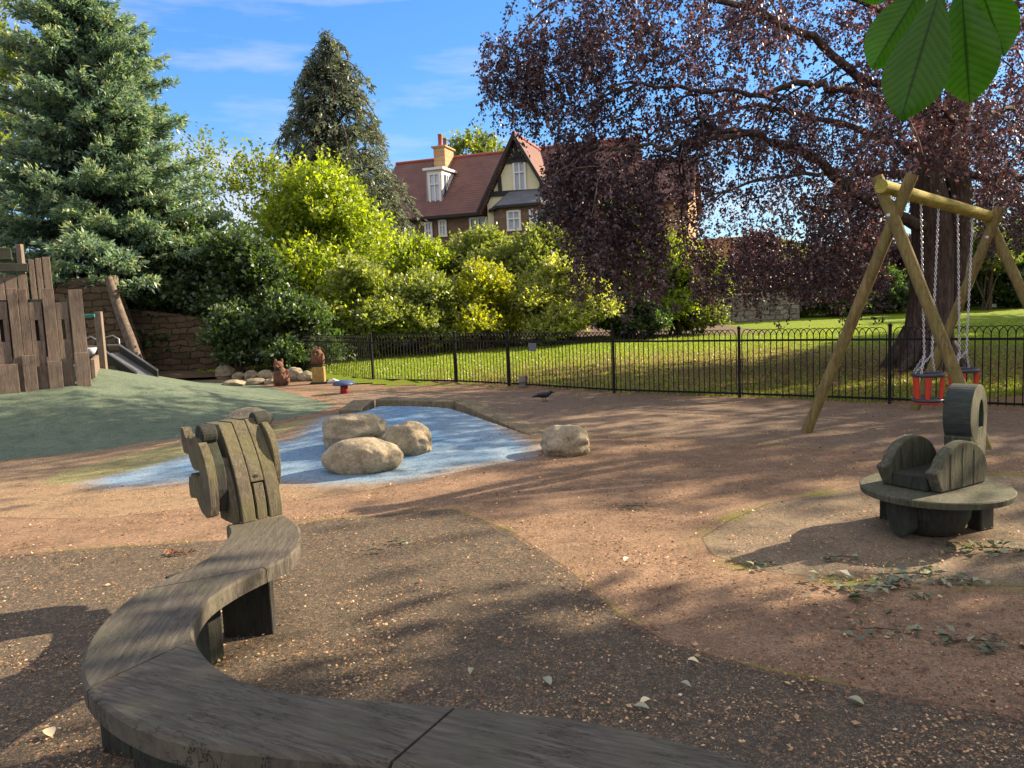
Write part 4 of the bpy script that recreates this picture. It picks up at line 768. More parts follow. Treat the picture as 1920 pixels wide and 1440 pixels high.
# ------------------------------------------------------------------ swing
def swing():
    nl, nr = at(1508, 812), at(1852, 842); c1 = (nl+nr)/2; fl_ = at(1712, 768); root = empty('timber_swing', (c1.x, c1.y, 0), 'round-pole timber swing frame with two crossed leg pairs', 'swing frame')
    c2 = fl_+(nr-nl)/2; fr_ = fl_+(nr-nl)
    def pole(a, b, r, name='leg'):
        a = Vector(a); b = Vector(b); n = 10; pts = [a.lerp(b, i/(n-1)) for i in range(n)]
        MB().tube(pts, [r*(1+0.05*noise.noise(Vector((i*1.3, a.x, 2)))) for i in range(n)], 18).build(name, M['log'] if name == 'leg' else M['beam_log'], root, bevel=0.01)
    tA = W(1711, 326, c1.y-0.10); tB = W(1644, 332, c1.y+0.10)
    d1 = (c2-c1).normalized()
    pole(nl+Vector((0, 0, -0.05)), tA, 0.062); pole(nr+Vector((0, 0, -0.05)), tB, 0.062)
    yb = c1.y; bn = W(1652, 349, yb-0.05); bf = W(1862, 408, c2.y+0.15)
    pole(bn, bf, 0.070, 'beam')
    tC = W(1876, 388, c2.y); tD = W(1848, 400, c2.y+0.2)
    pole(fl_+Vector((0, 0, -0.05)), tC, 0.06); pole(fr_+Vector((0, 0, -0.05)), tD, 0.06)
    for px, py, Y in ((1663, 404, c1.y-0.1), (1848, 445, c2.y-0.1)):
        q = W(px, py, Y-0.02); MB().tube([q, q+Vector((-0.01, -0.05, 0))], 0.016, 10).build('bolt', M['chain'], root)
    def seat(pxs, ys, py_seat, label, pxc, ytops):
        # beam points
        def beampt(px):
            t = (px-1652)/(1862-1652)
            lo, hi = 0.0, 1.0
            for _ in range(30):
                mid = (lo+hi)/2; q = bn.lerp(bf, mid); v = np.array(q)-np.array([0, 0, CAM_H]); x = 960+FPX*(v@_R)/(v@_F)
                if x < px: lo = mid
                else: hi = mid
            return bn.lerp(bf, lo)
        b0, b1 = beampt(pxs[0]), beampt(pxs[1]); mid = (b0+b1)/2; zs = W(pxc, py_seat, mid.y).z
        rt = empty('cradle_swing', (mid.x, mid.y, zs), label, 'swing seat', 'cradle seats hanging from the swing frame')
        sw = Vector((mid.x, mid.y, zs)); ax = (b1-b0); ax.z = 0; ax.normalize(); ay = Vector((-ax.y, ax.x, 0)); rx_, ry_ = 0.165, 0.135
        ring = [sw+ax*rx_*math.cos(a)+ay*ry_*math.sin(a)*1.15+Vector((0, 0, 0)) for a in np.linspace(0, 2*math.pi, 25)]
        MB().tube(ring, 0.022, 8).build('top_rail', M['blackrub'], rt)
        for a in (0.35, 1.57, 2.79, 3.6, 5.0):
            q = sw+ax*rx_*math.cos(a)*0.98+ay*ry_*math.sin(a)*1.1; e = q+Vector((0, 0, -0.27))-(q-sw)*0.12; e.z = sw.z-0.27
            MB().tube([q+Vector((0, 0, -0.022)), e], 0.024, 10).build('post', M['red'], rt)
        MB().lathe([(0.14, -0.31), (0.165, -0.30), (0.17, -0.285), (0.155, -0.272)], sw, 24).build('seat_base', M['blackrub'], rt)
        MB().lathe([(0.06, -0.345), (0.13, -0.335), (0.15, -0.312)], sw, 24).build('seat_rim', M['red'], rt)
        for b, s in ((b0, -1), (b1, 1)):
            top = b+Vector((0, 0, -0.06)); ring_at = sw+ax*rx_*s*0.55+Vector((0, 0, 0.22)); mb = MB()
            def run(p, q):
                L = (q-p).length; n = max(2, int(L/0.030)); t = (q-p).normalized(); u = t.orthogonal().normalized(); v = t.cross(u)
                for i in range(n):
                    c = p.lerp(q, (i+0.5)/n); w1 = u if i % 2 else v
                    pts = [c+t*0.019*math.cos(a)+w1*0.0105*math.sin(a) for a in np.linspace(0, 2*math.pi, 9)]
                    mb.tube(pts, 0.0052, 5, cap=False)
            run(top, ring_at); run(ring_at, sw+ax*rx_*s*0.95+Vector((0, 0, 0.02))); run(ring_at, sw+ax*rx_*s*0.2+ay*ry_*1.1+Vector((0, 0, 0.02)))
            mb.build('chain', M['chain'], rt)
    seat((1727, 1760), None, 702, 'red cradle swing seat with dark rail, left one beside the ring handle', 1742, None)
    seat((1796, 1824), None, 694, 'red cradle swing seat half hidden behind the near right swing leg', 1808, None)
swing()

# ------------------------------------------------------------------ railing
def railing():
    root = empty('bow_top_railing', (FENCE[0].x, FENCE[0].y, 0), 'black bow-topped iron railing between play surface and lawn', 'railing'); H = 1.08
    gate = empty('iron_gate', (FENCE[3].x, FENCE[3].y, 0), 'black bow-topped gate with a small plate beside the thick post', 'gate')
    for i, p in enumerate(FENCE[:-1]):
        r = 0.033 if i in (2, 3) else 0.024; z = 0
        mb = MB(); mb.tube([(p.x, p.y, z-0.05), (p.x, p.y, z+H+0.02)], r, 10); mb.lathe([(r*1.3, 0), (r*1.25, 0.02), (0.004, 0.045)], (p.x, p.y, z+H+0.015), 10); mb.build('post', M['iron'], root)
    for i in range(len(FENCE)-1):
        a, b = FENCE[i], FENCE[i+1]; L = (b-a).length; n = max(4, int(L/0.088)); mb = MB(); t = (b-a).normalized(); s = 0.05 if i == 3 else 0.0
        q = [a.lerp(b, (k+0.5)/n) for k in range(n)]; zt = H-0.10
        for c in q: mb.tube([c+Vector((0, 0, 0.04)), c+Vector((0, 0, zt+0.0))], 0.008, 5)
        for k in range(n-2):
            c = (q[k]+q[k+2])/2; r = (q[k+2]-q[k]).length/2; mb.tube([c+t*r*math.cos(x)+Vector((0, 0, zt+r*1.12*math.sin(x))) for x in np.linspace(0, math.pi, 9)], 0.0075, 4)
        for z in (0.07, zt-0.07): mb.beam(a+Vector((0, 0, z)), b+Vector((0, 0, z)), 0.01, 0.032)
        mb.build('railing_panel' if i != 3 else 'gate_panel', M['iron'], root if i != 3 else gate)
    a, b = FENCE[3], FENCE[4]; q = a.lerp(b, 0.27); t = (b-a).normalized(); nrm = Vector((t.y, -t.x, 0))
    MB().box(q+Vector((0, 0, 0.80))+nrm*0.03, (0.20, 0.012, 0.16), math.atan2(t.y, t.x)).build('plate', M['sign'], gate, bevel=0.004)
    q = a.lerp(b, 0.15); MB().box(q+Vector((0, 0, 0.12)), (0.18, 0.08, 0.22), math.atan2(t.y, t.x)).build('foot_stop', M['rubble'], gate, bevel=0.01)
railing()

# ------------------------------------------------------------------ boulders
def boulder(name, label, bb, group, seed, lump=0.16, hk=1.0, depth=0.8, mat='stone', sub=5, pit=0.0):
    x0, x1, y0, y1 = bb; c = atg((x0+x1)/2, y1-1); w = (x1-x0)*c.y/FPX; h = (y1-y0)*c.y/FPX*0.94*hk; d = w*depth; c = atg((x0+x1)/2, y1-1)+Vector((0, d*0.40, 0)); c.z = gz(c.x, c.y)
    import bmesh; bm = bmesh.new(); bmesh.ops.create_icosphere(bm, subdivisions=sub, radius=1); rs = Vector((seed*3.1, seed*1.7, seed))
    for v in bm.verts:
        p = v.co.copy(); k = 1+lump*noise.noise(p*1.4+rs)+lump*0.5*noise.noise(p*3.1+rs)+0.02*noise.noise(p*9+rs)-pit*max(0, noise.noise(p*4.3+rs*2))**1.2
        q = p*k; q.x = abs(q.x)**0.9*math.copysign(1, q.x); v.co = Vector((q.x*w/2, q.y*d/2, q.z*h*0.62+h*0.40))
    me = bpy.data.meshes.new(name); bm.to_mesh(me); bm.free(); me.polygons.foreach_set('use_smooth', [True]*len(me.polygons)); me.materials.append(M[mat]); o = bpy.data.objects.new(name, me); COL.objects.link(o); o.location = c; tag(o, label, 'boulder', group); return o
BG = 'boulders on the blue mound'
boulder('boulder', 'long humped pale boulder at the back of the blue mound', (600, 718, 781, 848), BG, 3, 0.30, pit=0.10)
boulder('boulder', 'large smooth grey-brown boulder in front on the blue mound', (598, 750, 826, 893), BG, 8, 0.10, depth=0.62)
boulder('boulder', 'rounded pitted boulder on the right of the blue mound group', (716, 811, 798, 858), BG, 14, 0.18, pit=0.08)
boulder('boulder', 'lone pale boulder at the right tip of the blue mound', (1017, 1112, 802, 860), BG, 21, 0.2)
boulder('boulder', 'round boulder on the edge of the green mound behind the carved head', (418, 505, 767, 812), BG, 27, 0.14)
for i, (bb, lb) in enumerate([((401, 437, 685, 712), 'big dark boulder at the left end of the back row'), ((433, 458, 699, 713), 'small grey boulder next to the big dark one'), ((454, 482, 696, 713), 'grey boulder third in the back row'), ((480, 513, 695, 713), 'wide grey boulder left of the carved cat'),
        ((412, 456, 713, 725), 'flat pale slab at the left of the front row'), ((455, 496, 711, 723), 'flat grey slab with a bright top in the front row'), ((494, 516, 711, 722), 'small flat slab beside the carved cat'), ((534, 567, 688, 716), 'pointed grey boulder between the carved figures'), ((558, 588, 697, 716), 'low grey boulder left of the owl plinth')]):
    boulder('boulder', lb, bb, 'boulders in rows before the dark bushes', 31+i, 0.2, sub=4)

# ------------------------------------------------------------------ timber edging of the blue mound
def edging():
    root = empty('timber_edging', edge_line[1], 'timber sleeper edging round the back of the blue mound', 'edging')
    ez = [0.24, 0.385, 0.385, 0.085]; P = [Vector((e.x, e.y, 0)) for e in edge_line]
    zt = [edge_line[0].z, edge_line[1].z, edge_line[2].z, max(edge_line[3].z, 0.09)]
    for i in range(3):
        a, b = P[i], P[i+1]; d = (b-a); a2 = a+d*0.012; b2 = b-d*0.012; t = d.normalized(); n = Vector((-t.y, t.x, 0)); w = 0.32
        V = []
        for q, z in ((a2, zt[i]), (b2, zt[i+1])):
            for off in (0, w):
                V += [q+n*off+Vector((0, 0, -0.05)), q+n*off+Vector((0, 0, z))]
        MB().add(V, [(0, 1, 5, 4), (2, 6, 7, 3), (1, 3, 7, 5), (0, 2, 3, 1), (4, 5, 7, 6)]).build('sleeper', M['sleeper'], root, bevel=0.012)
edging()

# ------------------------------------------------------------------ wooden fort
def fort():
    c = atg(90, 728); root = empty('wooden_fort', c, 'wooden palisade fort with battlements and arrow slits on the green mound', 'play fort')
    a = atg(-40, 738); b = atg(170, 722); t = Vector((b.x-a.x, b.y-a.y, 0)); n0 = Vector((t.normalized().y, -t.normalized().x, 0))
    def on(px, py, off=0.0):
        o = a+n0*off; d = ray(px, py); nn = np.array(n0); k = (np.array(o)-np.array([0, 0, CAM_H]))@nn/(d@nn); q = np.array([0, 0, CAM_H])+d*k; return Vector(q)
    tx = t.normalized()
    def plank(x0, x1, yt, yb, off, th=0.05, slit=None, name='plank', tilt=0):
        p0 = on(x0, yt, off); p1 = on(x1, yt, off); pb = on((x0+x1)/2+8, yb, off); w = (p1-p0).dot(tx); s = (p0+p1)/2; zt = s.z; zb = pb.z; M3 = Matrix((tx, -n0, Vector((0, 0, 1)))).transposed(); mb = MB()
        if slit is None: mb.box((s.x, s.y, (zt+zb)/2), (w, th, zt-zb), M=M3)
        else:
            za = on(x0, slit[0], off).z; zc = on(x0, slit[1], off).z; g = w*0.26
            mb.box((s.x, s.y, (zt+za)/2), (w, th, zt-za), M=M3); mb.box((s.x, s.y, (zb+zc)/2), (w, th, zc-zb), M=M3)
            for sg in (-1, 1):
                ww = (w-g)/2; q = s+tx*sg*(g/2+ww/2); mb.box((q.x, q.y, (za+zc)/2), (ww, th, za-zc), M=M3)
        mb.build(name, M['plank'], root, bevel=0.006)
    for k, (x0, x1, yt, slit, off) in enumerate([(-60, -40, 541, None, 0.02), (-38, -20, 541, None, 0.0), (-16, 12, 566, (600, 642), 0.0), (12, 31, 541, None, 0.02), (32, 49, 542, None, 0.0), (52, 77, 567, (601, 640), 0.0), (77, 100, 541, None, 0.02), (103, 126, 567, (600, 637), 0.0), (127, 153, 543, None, 0.02)]):
        plank(x0, x1, yt, 738, off, slit=slit)
    for x0, x1, yt in ((-30, 33, 684), (40, 66, 666), (88, 115, 677), (138, 166, 661)): plank(x0, x1, yt, 738, 0.08, 0.07, name='buttress_plank')
    p0 = on(-60, 590, -0.07); p1 = on(150, 590, -0.07); MB().box(((p0.x+p1.x)/2, (p0.y+p1.y)/2, p0.z-0.25), ((p1-p0).length, 0.03, 0.9), M=Matrix((tx, -n0, Vector((0, 0, 1)))).transposed()).build('slit_shade_board', M['dark_wood'], root)  # added dark board, stands in for the shade behind the arrow slits
    # rear tower
    for x0, x1, yt in ((-40, -20, 500), (-18, 6, 515), (8, 30, 515), (32, 50, 515), (52, 63, 487), (65, 76, 484), (78, 93, 482)): plank(x0, x1, yt, 735, -1.6, 0.06, name='tower_plank')
    p = on(-40, 502, -1.53); q = on(52, 502, -1.53); MB().beam(p, q, 0.09, 0.14).build('tower_rail', M['dark_wood'], root, bevel=0.008)
    p = on(-40, 478, -1.9); q = on(22, 478, -1.9); MB().beam(p, q, 0.5, 0.20).build('tower_roof', M['dark_wood'], root, bevel=0.01)
    p = on(36, 458, -1.7); MB().beam(p+Vector((0, 0, 0)), p-Vector((0, 0, 0.5)), 0.09, 0.09, up=(0, 1, 0)).build('tower_post', M['plank'], root, bevel=0.006)
    # side rail back to the entrance post
    p = on(168, 640, 0); pp = W(194, 690, 15.2); pp.z = gz(pp.x, pp.y)-0.05; 
    MB().box((pp.x, pp.y, pp.z+0.55), (0.13, 0.13, 1.25), 0.2).build('entrance_post', M['plank'], root, bevel=0.01)
    r0 = on(172, 668, -0.1); MB().beam(Vector((r0.x, r0.y, pp.z+0.22)), Vector((pp.x-0.1, pp.y, pp.z+0.18)), 0.06, 0.3).build('side_board', M['plank'], root, bevel=0.006)
    r0 = on(164, 592, -1.0); MB().box(r0, (0.22, 0.05, 0.05), 0.3).build('grab_bar', M['teal'], root, bevel=0.006)
    return pp
pp = fort()
# slide
def slide():
    a = W(204, 648, 15.9); b = W(276, 694, 15.4); root = empty('metal_slide', (b.x, b.y, b.z), 'short metal slide running down the green mound beside the fort post', 'slide')
    d = b-a; n = Vector((-d.y, d.x, 0)).normalized(); mb = MB()
    pts = [a+n*-0.22, a+n*0.22, b+n*0.22, b+n*-0.22]; pts = [p+Vector((0, 0, -0.16)) for p in pts]
    mb.add(pts+[p+Vector((0, 0, -0.03)) for p in pts], [(0, 1, 2, 3), (7, 6, 5, 4), (0, 3, 7, 4), (1, 5, 6, 2), (0, 4, 5, 1), (3, 2, 6, 7)]); mb.build('chute', M['metal'], root)
    for s in (-1, 1):
        o = n*0.24*s; MB().tube([a+o+Vector((-0.25, 0, 0.0)), a+o, b+o+Vector((0, 0, -0.03))], 0.022, 8).build('side_rail', M['metal'], root)
        MB().prism([(0, 0), (0, -0.2), (d.length, -0.2), (d.length, 0)], a+o, d.normalized(), Vector((0, 0, 1)), n, 0.02).build('side_panel', M['dark_wood'], root)
        MB().tube([a+o+Vector((-0.3, 0, 0.0)), a+o+Vector((-0.3, 0, 0.16)), a+o+Vector((-0.12, 0, 0.2)), a+o+Vector((0, 0, 0.12)), a+o+Vector((0, 0, 0))], 0.018, 8).build('hand_hoop', M['metal'], root)
    mb = MB(); mb.lathe([(0.03, 0), (0.10, 0.06), (0.14, 0.16), (0.135, 0.165), (0.09, 0.06)], W(170, 668, pp.y-0.1), 16); o = mb.build('lip_reflection', M['paper']); tag(o, 'pale lilac tub just behind the right end of the palisade', 'tub')  # pale cup shape models the reflection on the slide's top lip
slide()

# ------------------------------------------------------------------ walls
def wall_poly(name, label, pts_px, Y, th, mat, cap=None, dirv=(1, 0, 0)):
    P = [W(x, y, Y) for x, y in pts_px]; o = P[0]; root = empty(name, (o.x, o.y, 0), label, 'wall'); me = MB(); pts = [(p.x-o.x, p.z-o.z) for p in P]
    # subdivided front for an uneven face
    me.prism(pts, o+Vector((0, th/2, 0)), Vector((1, 0, 0)), Vector((0, 0, 1)), Vector((0, 1, 0)), th); me.build('stonework', M[mat], root, bevel=0.04); return root
r = wall_poly('stone_buttress', 'thick stone wall with a sloping buttress edge behind the fort', [(60, 740), (60, 545), (200, 530), (206, 545), (264, 715), (264, 740)], 20.3, 0.7, 'wall')
cp = MB(); cpts = [W(x, y, 20.3) for x, y in ((98, 540), (120, 532), (160, 530), (206, 524))]; cp.tube([q+Vector((0, .35, 0)) for q in cpts], [0.12, 0.15, 0.15, 0.13], 10); cp.build('coping', M['dark_stone'], r)
cp = MB(); cp.tube([W(203, 520, 20.15), W(213, 550, 20.15), W(226, 590, 20.15), W(245, 640, 20.15), W(264, 700, 20.15)], [0.10, 0.12, 0.13, 0.14, 0.17], 9); cp.build('sloping_edge', M['dark_stone'], r)
wall_poly('garden_wall', 'low dark retaining wall under the big bush', [(215, 730), (215, 575), (330, 590), (405, 600), (410, 730)], 21.6, 0.5, 'wall')
r = wall_poly('rubble_wall', 'grey rubble boundary wall at the far side of the lawn', [(1345, 640), (1345, 552), (1500, 548), (1500, 640)], 34, 0.5, 'rubble')
r = wall_poly('sandstone_wall', 'tall orange sandstone garden wall seen through the beech', [(1262, 640), (1262, 452), (1440, 440), (1560, 470), (1560, 640)], 46, 0.6, 'sand')

# ------------------------------------------------------------------ house
def house():
    Yh = 46.0; e1 = Vector((0.95, -0.31, 0)).normalized(); nf = Vector((-0.31, -0.95, 0)).normalized()   # e1 along facade to the right; nf outward
    P0 = W(900, 420, Yh); P0.z = 0; root = empty('villa', (P0.x, P0.y, 1.5), 'large villa with red roofs, dormer, chimney and half-timbered gable', 'house'); Zu = Vector((0, 0, 1))
    def loc(px, py, off):      # (a, z) on the plane offset 'off' outward
        o = P0+nf*off; d = ray(px, py); nn = np.array(nf); k = (np.array(o)-np.array([0, 0, CAM_H]))@nn/(d@nn); q = Vector(np.array([0, 0, CAM_H])+d*k); return ((q-P0).dot(e1), q.z)
    def pt(a, z, off): return P0+e1*a+nf*off+Zu*z
    def facep(name, outline, off, th, m, parent=root, bevel=0):
        return MB().prism([(a, z) for a, z in outline], P0+nf*(off-th/2), e1, Zu, nf, th).build(name, m, parent, bevel)
    aL = loc(700, 400, 0)[0]; aR = loc(1172, 400, 0)[0]; ze = loc(860, 396, 0.4)[1]; zr = loc(880, 293, -4.2)[1]; zb = 1.0
    # main body
    wd = 8.4; mb = MB(); mb.add([pt(aL, zb, 0), pt(aR, zb, 0), pt(aR, zb, -wd), pt(aL, zb, -wd), pt(aL, ze, 0), pt(aR, ze, 0), pt(aR, ze, -wd), pt(aL, ze, -wd)], [(0, 1, 5, 4), (1, 2, 6, 5), (2, 3, 7, 6), (3, 0, 4, 7)]); 
    mb.add([pt(aR, ze, 0), pt(aR, ze, -wd), pt(aR, zr-.1, -wd/2)], [(0, 1, 2)]); mb.add([pt(aL, ze, 0), pt(aL, ze, -wd), pt(aL, zr-.1, -wd/2)], [(2, 1, 0)]); mb.build('wall', M['brownstone'], root)
    mb = MB(); t = 0.14
    for z in (0, -t): pass
    mb.add([pt(aL-.3, ze-.15, .45), pt(aR+.3, ze-.15, .45), pt(aR+.3, zr, -4.2), pt(aL-.3, zr, -4.2), pt(aL-.3, ze-.15, -wd-.45), pt(aR+.3, ze-.15, -wd-.45)], [(0, 1, 2, 3), (3, 2, 5, 4)]); o = mb.build('roof', M['tile'], root); s = o.modifiers.new('s', 'SOLIDIFY'); s.thickness = 0.18; s.offset = -1
    MB().tube([pt(aL-.3, zr+.03, -4.2), pt(aR+.3, zr+.03, -4.2)], 0.10, 8).build('ridge', M['terracotta'], root)
    MB().beam(pt(aL-.3, ze-.25, .5), pt(aR+.3, ze-.25, .5), 0.12, 0.16).build('gutter', M['timber_black'], root)
    # front gable
    G = 1.3; ax, az = loc(963, 250, G+.3); lx, lz = loc(897, 398, G+.3); rx = 2*ax-lx; gw = [(lx+.45, zb), (rx-.45, zb), (rx-.45, lz+.4), (ax, az-.45), (lx+.45, lz+.4)]
    facep('gable_wall', gw, G, 0.3, M['cream'])
    for sgn, xx in ((-1, lx+.45), (1, rx-.45)):
        MB().add([pt(xx, zb, G-.05), pt(xx, lz+.3, G-.05), pt(xx, lz+.3, -.05), pt(xx, zb, -.05)], [(0, 1, 2, 3)]).build('gable_side', M['brownstone'], root)
    mb = MB(); mb.add([pt(lx, lz, G+.35), pt(ax, az, G+.35), pt(ax, az, -4.2), pt(lx, lz, -4.2), pt(rx, lz, G+.35), pt(rx, lz, -4.2)], [(0, 1, 2, 3), (1, 4, 5, 2)]); o = mb.build('gable_roof', M['tile'], root); s = o.modifiers.new('s', 'SOLIDIFY'); s.thickness = 0.16; s.offset = -1
    MB().tube([pt(ax, az+.04, G+.35), pt(ax, az+.04, -4.2)], 0.09, 8).build('gable_ridge', M['terracotta'], root)
    for xx in (lx, rx):
        MB().beam(pt(xx, lz-.12, G+.42), pt(ax, az-.12, G+.42), 0.10, 0.42, up=tuple(nf)).build('bargeboard', M['timber_black'], root) if False else MB().prism([(xx, lz-.12), (ax, az-.30), (ax, az+.06), (xx-(0.06 if xx < ax else -0.06), lz+.06)], P0+nf*(G+.42), e1, Zu, nf, 0.1).build('bargeboard', M['timber_black'], root)
    def bar(p, q, w, off=G+.06):
        a, b = loc(*p, off), loc(*q, off); MB().beam(pt(a[0], a[1], off), pt(b[0], b[1], off), 0.10, w, up=tuple(Zu) if abs(a[1]-b[1]) < abs(a[0]-b[0]) else tuple(e1)).build('timber', M['timber_black'], root)
    bar((945, 302), (988, 299), 0.30); bar((920, 364), (1042, 357), 0.28); bar((936, 330), (938, 362), 0.20); bar((1014, 330), (1016, 357), 0.20)
    bar((964, 268), (971, 298), 0.17); bar((958, 280), (968, 299), 0.14); bar((975, 280), (973, 298), 0.14); bar((953, 288), (965, 301), 0.12); bar((981, 287), (978, 298), .12)
    def window(x0, y0, x1, y1, off, gl='glass_light', mull=(0.5,), trans=(0.62,), fr=0.09, par=root, name='window'):
        a0, z1 = loc(x0, y0, off); a1, z0 = loc(x1, y1, off); z0 = min(z0, z1-0.2); w = facep(name, [(a0, z0), (a1, z0), (a1, z1), (a0, z1)], off, 0.03, M[gl], par)
        fm = MB()
        def rct(a, b, c, d): fm.prism([(a, c), (b, c), (b, d), (a, d)], P0+nf*(off+0.05), e1, Zu, nf, 0.07)
        rct(a0-.03, a0+fr, z0, z1); rct(a1-fr, a1+.03, z0, z1); rct(a0+fr, a1-fr, z1-fr, z1+.03); rct(a0-.06, a1+.06, z0-fr-.03, z0)
        for k in mull: c = a0+(a1-a0)*k; rct(c-fr*.4, c+fr*.4, z0, z1-fr)
        for k in trans:
            c = z0+(z1-z0)*k
            fm.prism([(a0+fr, c-fr*.4), (a1-fr, c-fr*.4), (a1-fr, c+fr*.4), (a0+fr, c+fr*.4)], P0+nf*(off+0.063), e1, Zu, nf, 0.07)
        fm.build('frame', M['white'], w); return w
    window(962, 304, 987, 355, G+.02)
    window(797, 417, 812, 460, 0.05); window(823, 413, 838, 440, 0.05); window(881, 409, 915, 432, 0.05, gl='glass', mull=(0.5,), trans=())
    window(760, 420, 775, 460, 0.05)
    # bay window
    B = G+1.1; b0 = loc(937, 384, B)[0]; b1 = loc(1012, 382, B)[0]; zt = loc(975, 383, B)[1]; e0 = b0-.75; e2 = b1+.75
    bm_ = MB(); pl = [(e0, G), (b0, B), (b1, B), (e2, G)]
    for i in range(3):
        (a, o1), (b, o2) = pl[i], pl[i+1]; bm_.add([pt(a, zb, o1), pt(b, zb, o2), pt(b, zt, o2), pt(a, zt, o1)], [(0, 1, 2, 3)])
    bm_.build('bay_wall', M['brownstone'], root)
    zr2 = loc(975, 358, G+.1)[1]; bm_ = MB(); pl2 = [(e0-.25, G), (b0-.1, B+.25), (b1+.1, B+.25), (e2+.25, G)]
    top = [pt(b0+.25, zr2, G+.12), pt(b1-.25, zr2, G+.12)]; q = [pt(a, zt, o) for a, o in pl2]
    bm_.add(q+top, [(0, 1, 4), (1, 2, 5, 4), (2, 3, 5), (3, 2, 1, 0)]); bm_.build('bay_roof', M['slate'], root)
    q2 = [pt(a, zt-.08, o+.02) for a, o in pl2]
    for i in range(3): MB().beam(q2[i], q2[i+1], 0.12, 0.14).build('bay_gutter', M['timber_black'], root)
    window(951, 396, 977, 428, B+.02, mull=(0.5,), trans=(0.55,)); window(993, 393, 1008, 428, B+.02, mull=(), trans=(.55,))
    # dormer
    dz0 = loc(805, 380, -1.0); Do = -0.75; a0, z1 = loc(802, 322, Do); a1, z0 = loc(829, 381, Do)
    dr = MB(); sl = (zr-ze)/4.6; back = lambda z: 0.45-(z-(ze-.15))/((zr-ze+.15)/4.65)
    zt_ = z1+.05; bk = back(zt_)
    dr.add([pt(a0-.08, z0, Do), pt(a1+.08, z0, Do), pt(a1+.08, zt_, Do), pt(a0-.08, zt_, Do), pt(a1+.08, zt_, bk), pt(a0-.08, zt_, bk), pt(a1+.08, z0, back(z0)), pt(a0-.08, z0, back(z0))], [(0, 1, 2, 3), (1, 6, 4, 2), (0, 3, 5, 7)]); d = dr.build('dormer', M['white'], root)
    MB().add([pt(a0-.25, zt_, Do+.22), pt(a1+.25, zt_, Do+.22), pt(a1+.25, zt_+.06, bk-.1), pt(a0-.25, zt_+.06, bk-.1), pt(a0-.25, zt_+.14, Do+.22), pt(a1+.25, zt_+.14, Do+.22), pt(a1+.25, zt_+.2, bk-.1), pt(a0-.25, zt_+.2, bk-.1)], [(3, 2, 1, 0), (4, 5, 6, 7), (0, 1, 5, 4), (1, 2, 6, 5), (2, 3, 7, 6), (3, 0, 4, 7)]).build('dormer_roof', M['white'], d)
    window(804, 326, 828, 379, Do+.02, par=d, name='dormer_window')
    # cheek glazing
    xx = a1+.10; sg = MB(); zz1 = zt_-.25; zz0 = z0+.35; sg.add([pt(xx, zz1, Do-.25), pt(xx, zz1, back(zz1)+.45), pt(xx, zz0, back(zz0)+.30), pt(xx, zz0, Do-.25)], [(0, 1, 2, 3)]); sg.build('cheek_glass', M['glass'], d)
    mbb = MB()
    for k in (0.33, 0.62):
        o_ = Do-.25+(back(zz1)+.45-Do+.25)*k; mbb.beam(pt(xx+.02, zz1, o_), pt(xx+.02, max(zz0, ze+(0.45-o_)*((zr-ze)/4.65)), o_), 0.05, 0.06, up=tuple(nf))
    mbb.build('cheek_bars', M['white'], d)
    MB().add([pt(a0-.1, z0, Do+.05), pt(a1+.1, z0, Do+.05), pt(a1+.14, z0-.55, Do+.40), pt(a0-.14, z0-.55, Do+.40)], [(3, 2, 1, 0)]).build('dormer_flashing', M['slate'], d)
    # chimneys
    def chimney(x0, x1, yt, off, w, pots):
        a0, zt = loc(x0, yt, off); a1, _ = loc(x1, yt, off); am = (a0+a1)/2; ww = (a1-a0); m = Matrix((e1, nf, Zu)).transposed()
        c = pt(am, 0, off); MB().box((c.x, c.y, (zt+zr-1.8)/2), (ww, w, zt-zr+1.8), M=m).build('chimney', M['sand'], root, bevel=0.02); ch = root.children[-1] if False else None
        MB().box((c.x, c.y, zt+.06), (ww+.22, w+.22, 0.12), M=m).build('chimney_cap', M['sand'], root, bevel=0.03)
        for o_, mm, hh in pots: q = pt(am+0.0, 0, off+o_); MB().lathe([(0.17, 0), (0.14, 0.1), (0.14, hh-.05), (0.17, hh)], (q.x+.0, q.y, zt+.12), 12).build('chimney_pot', M[mm], root)
    chimney(821, 842, 282, -3.4, 1.5, ((0.45, 'terracotta', 0.75), (-0.35, 'sign', 0.65)))
    chimney(1138, 1156, 285, -4.2, 1.4, ((0.4, 'terracotta', 0.6), (-0.3, 'terracotta', 0.6)))
    # right wing with a lit end
    wx0 = loc(1165, 380, 2.5)[0]; wx1 = loc(1290, 380, 2.5)[0]; zw = loc(1200, 378, 2.5)[1]; zwr = loc(1200, 300, -0.5)[1]; mb = MB()
    mb.add([pt(wx0, zb, 2.5), pt(wx1, zb, 2.5), pt(wx1, zb, -3.5), pt(wx0, zb, -3.5), pt(wx0, zw, 2.5), pt(wx1, zw, 2.5), pt(wx1, zw, -3.5), pt(wx0, zw, -3.5)], [(0, 1, 5, 4), (1, 2, 6, 5), (3, 0, 4, 7)]); mb.add([pt(wx1, zw, 2.5), pt(wx1, zw, -3.5), pt(wx1, zwr, -.5)], [(0, 1, 2)]); mb.build('wing_wall', M['sand'], root)
    mb = MB(); mb.add([pt(wx0-.3, zw-.1, 2.8), pt(wx1+.3, zw-.1, 2.8), pt(wx1+.3, zwr, -.5), pt(wx0-.3, zwr, -.5), pt(wx0-.3, zw-.1, -3.8), pt(wx1+.3, zw-.1, -3.8)], [(0, 1, 2, 3), (3, 2, 5, 4)]); o = mb.build('wing_roof', M['tile'], root); s = o.modifiers.new('s', 'SOLIDIFY'); s.thickness = 0.15; s.offset = -1
house()

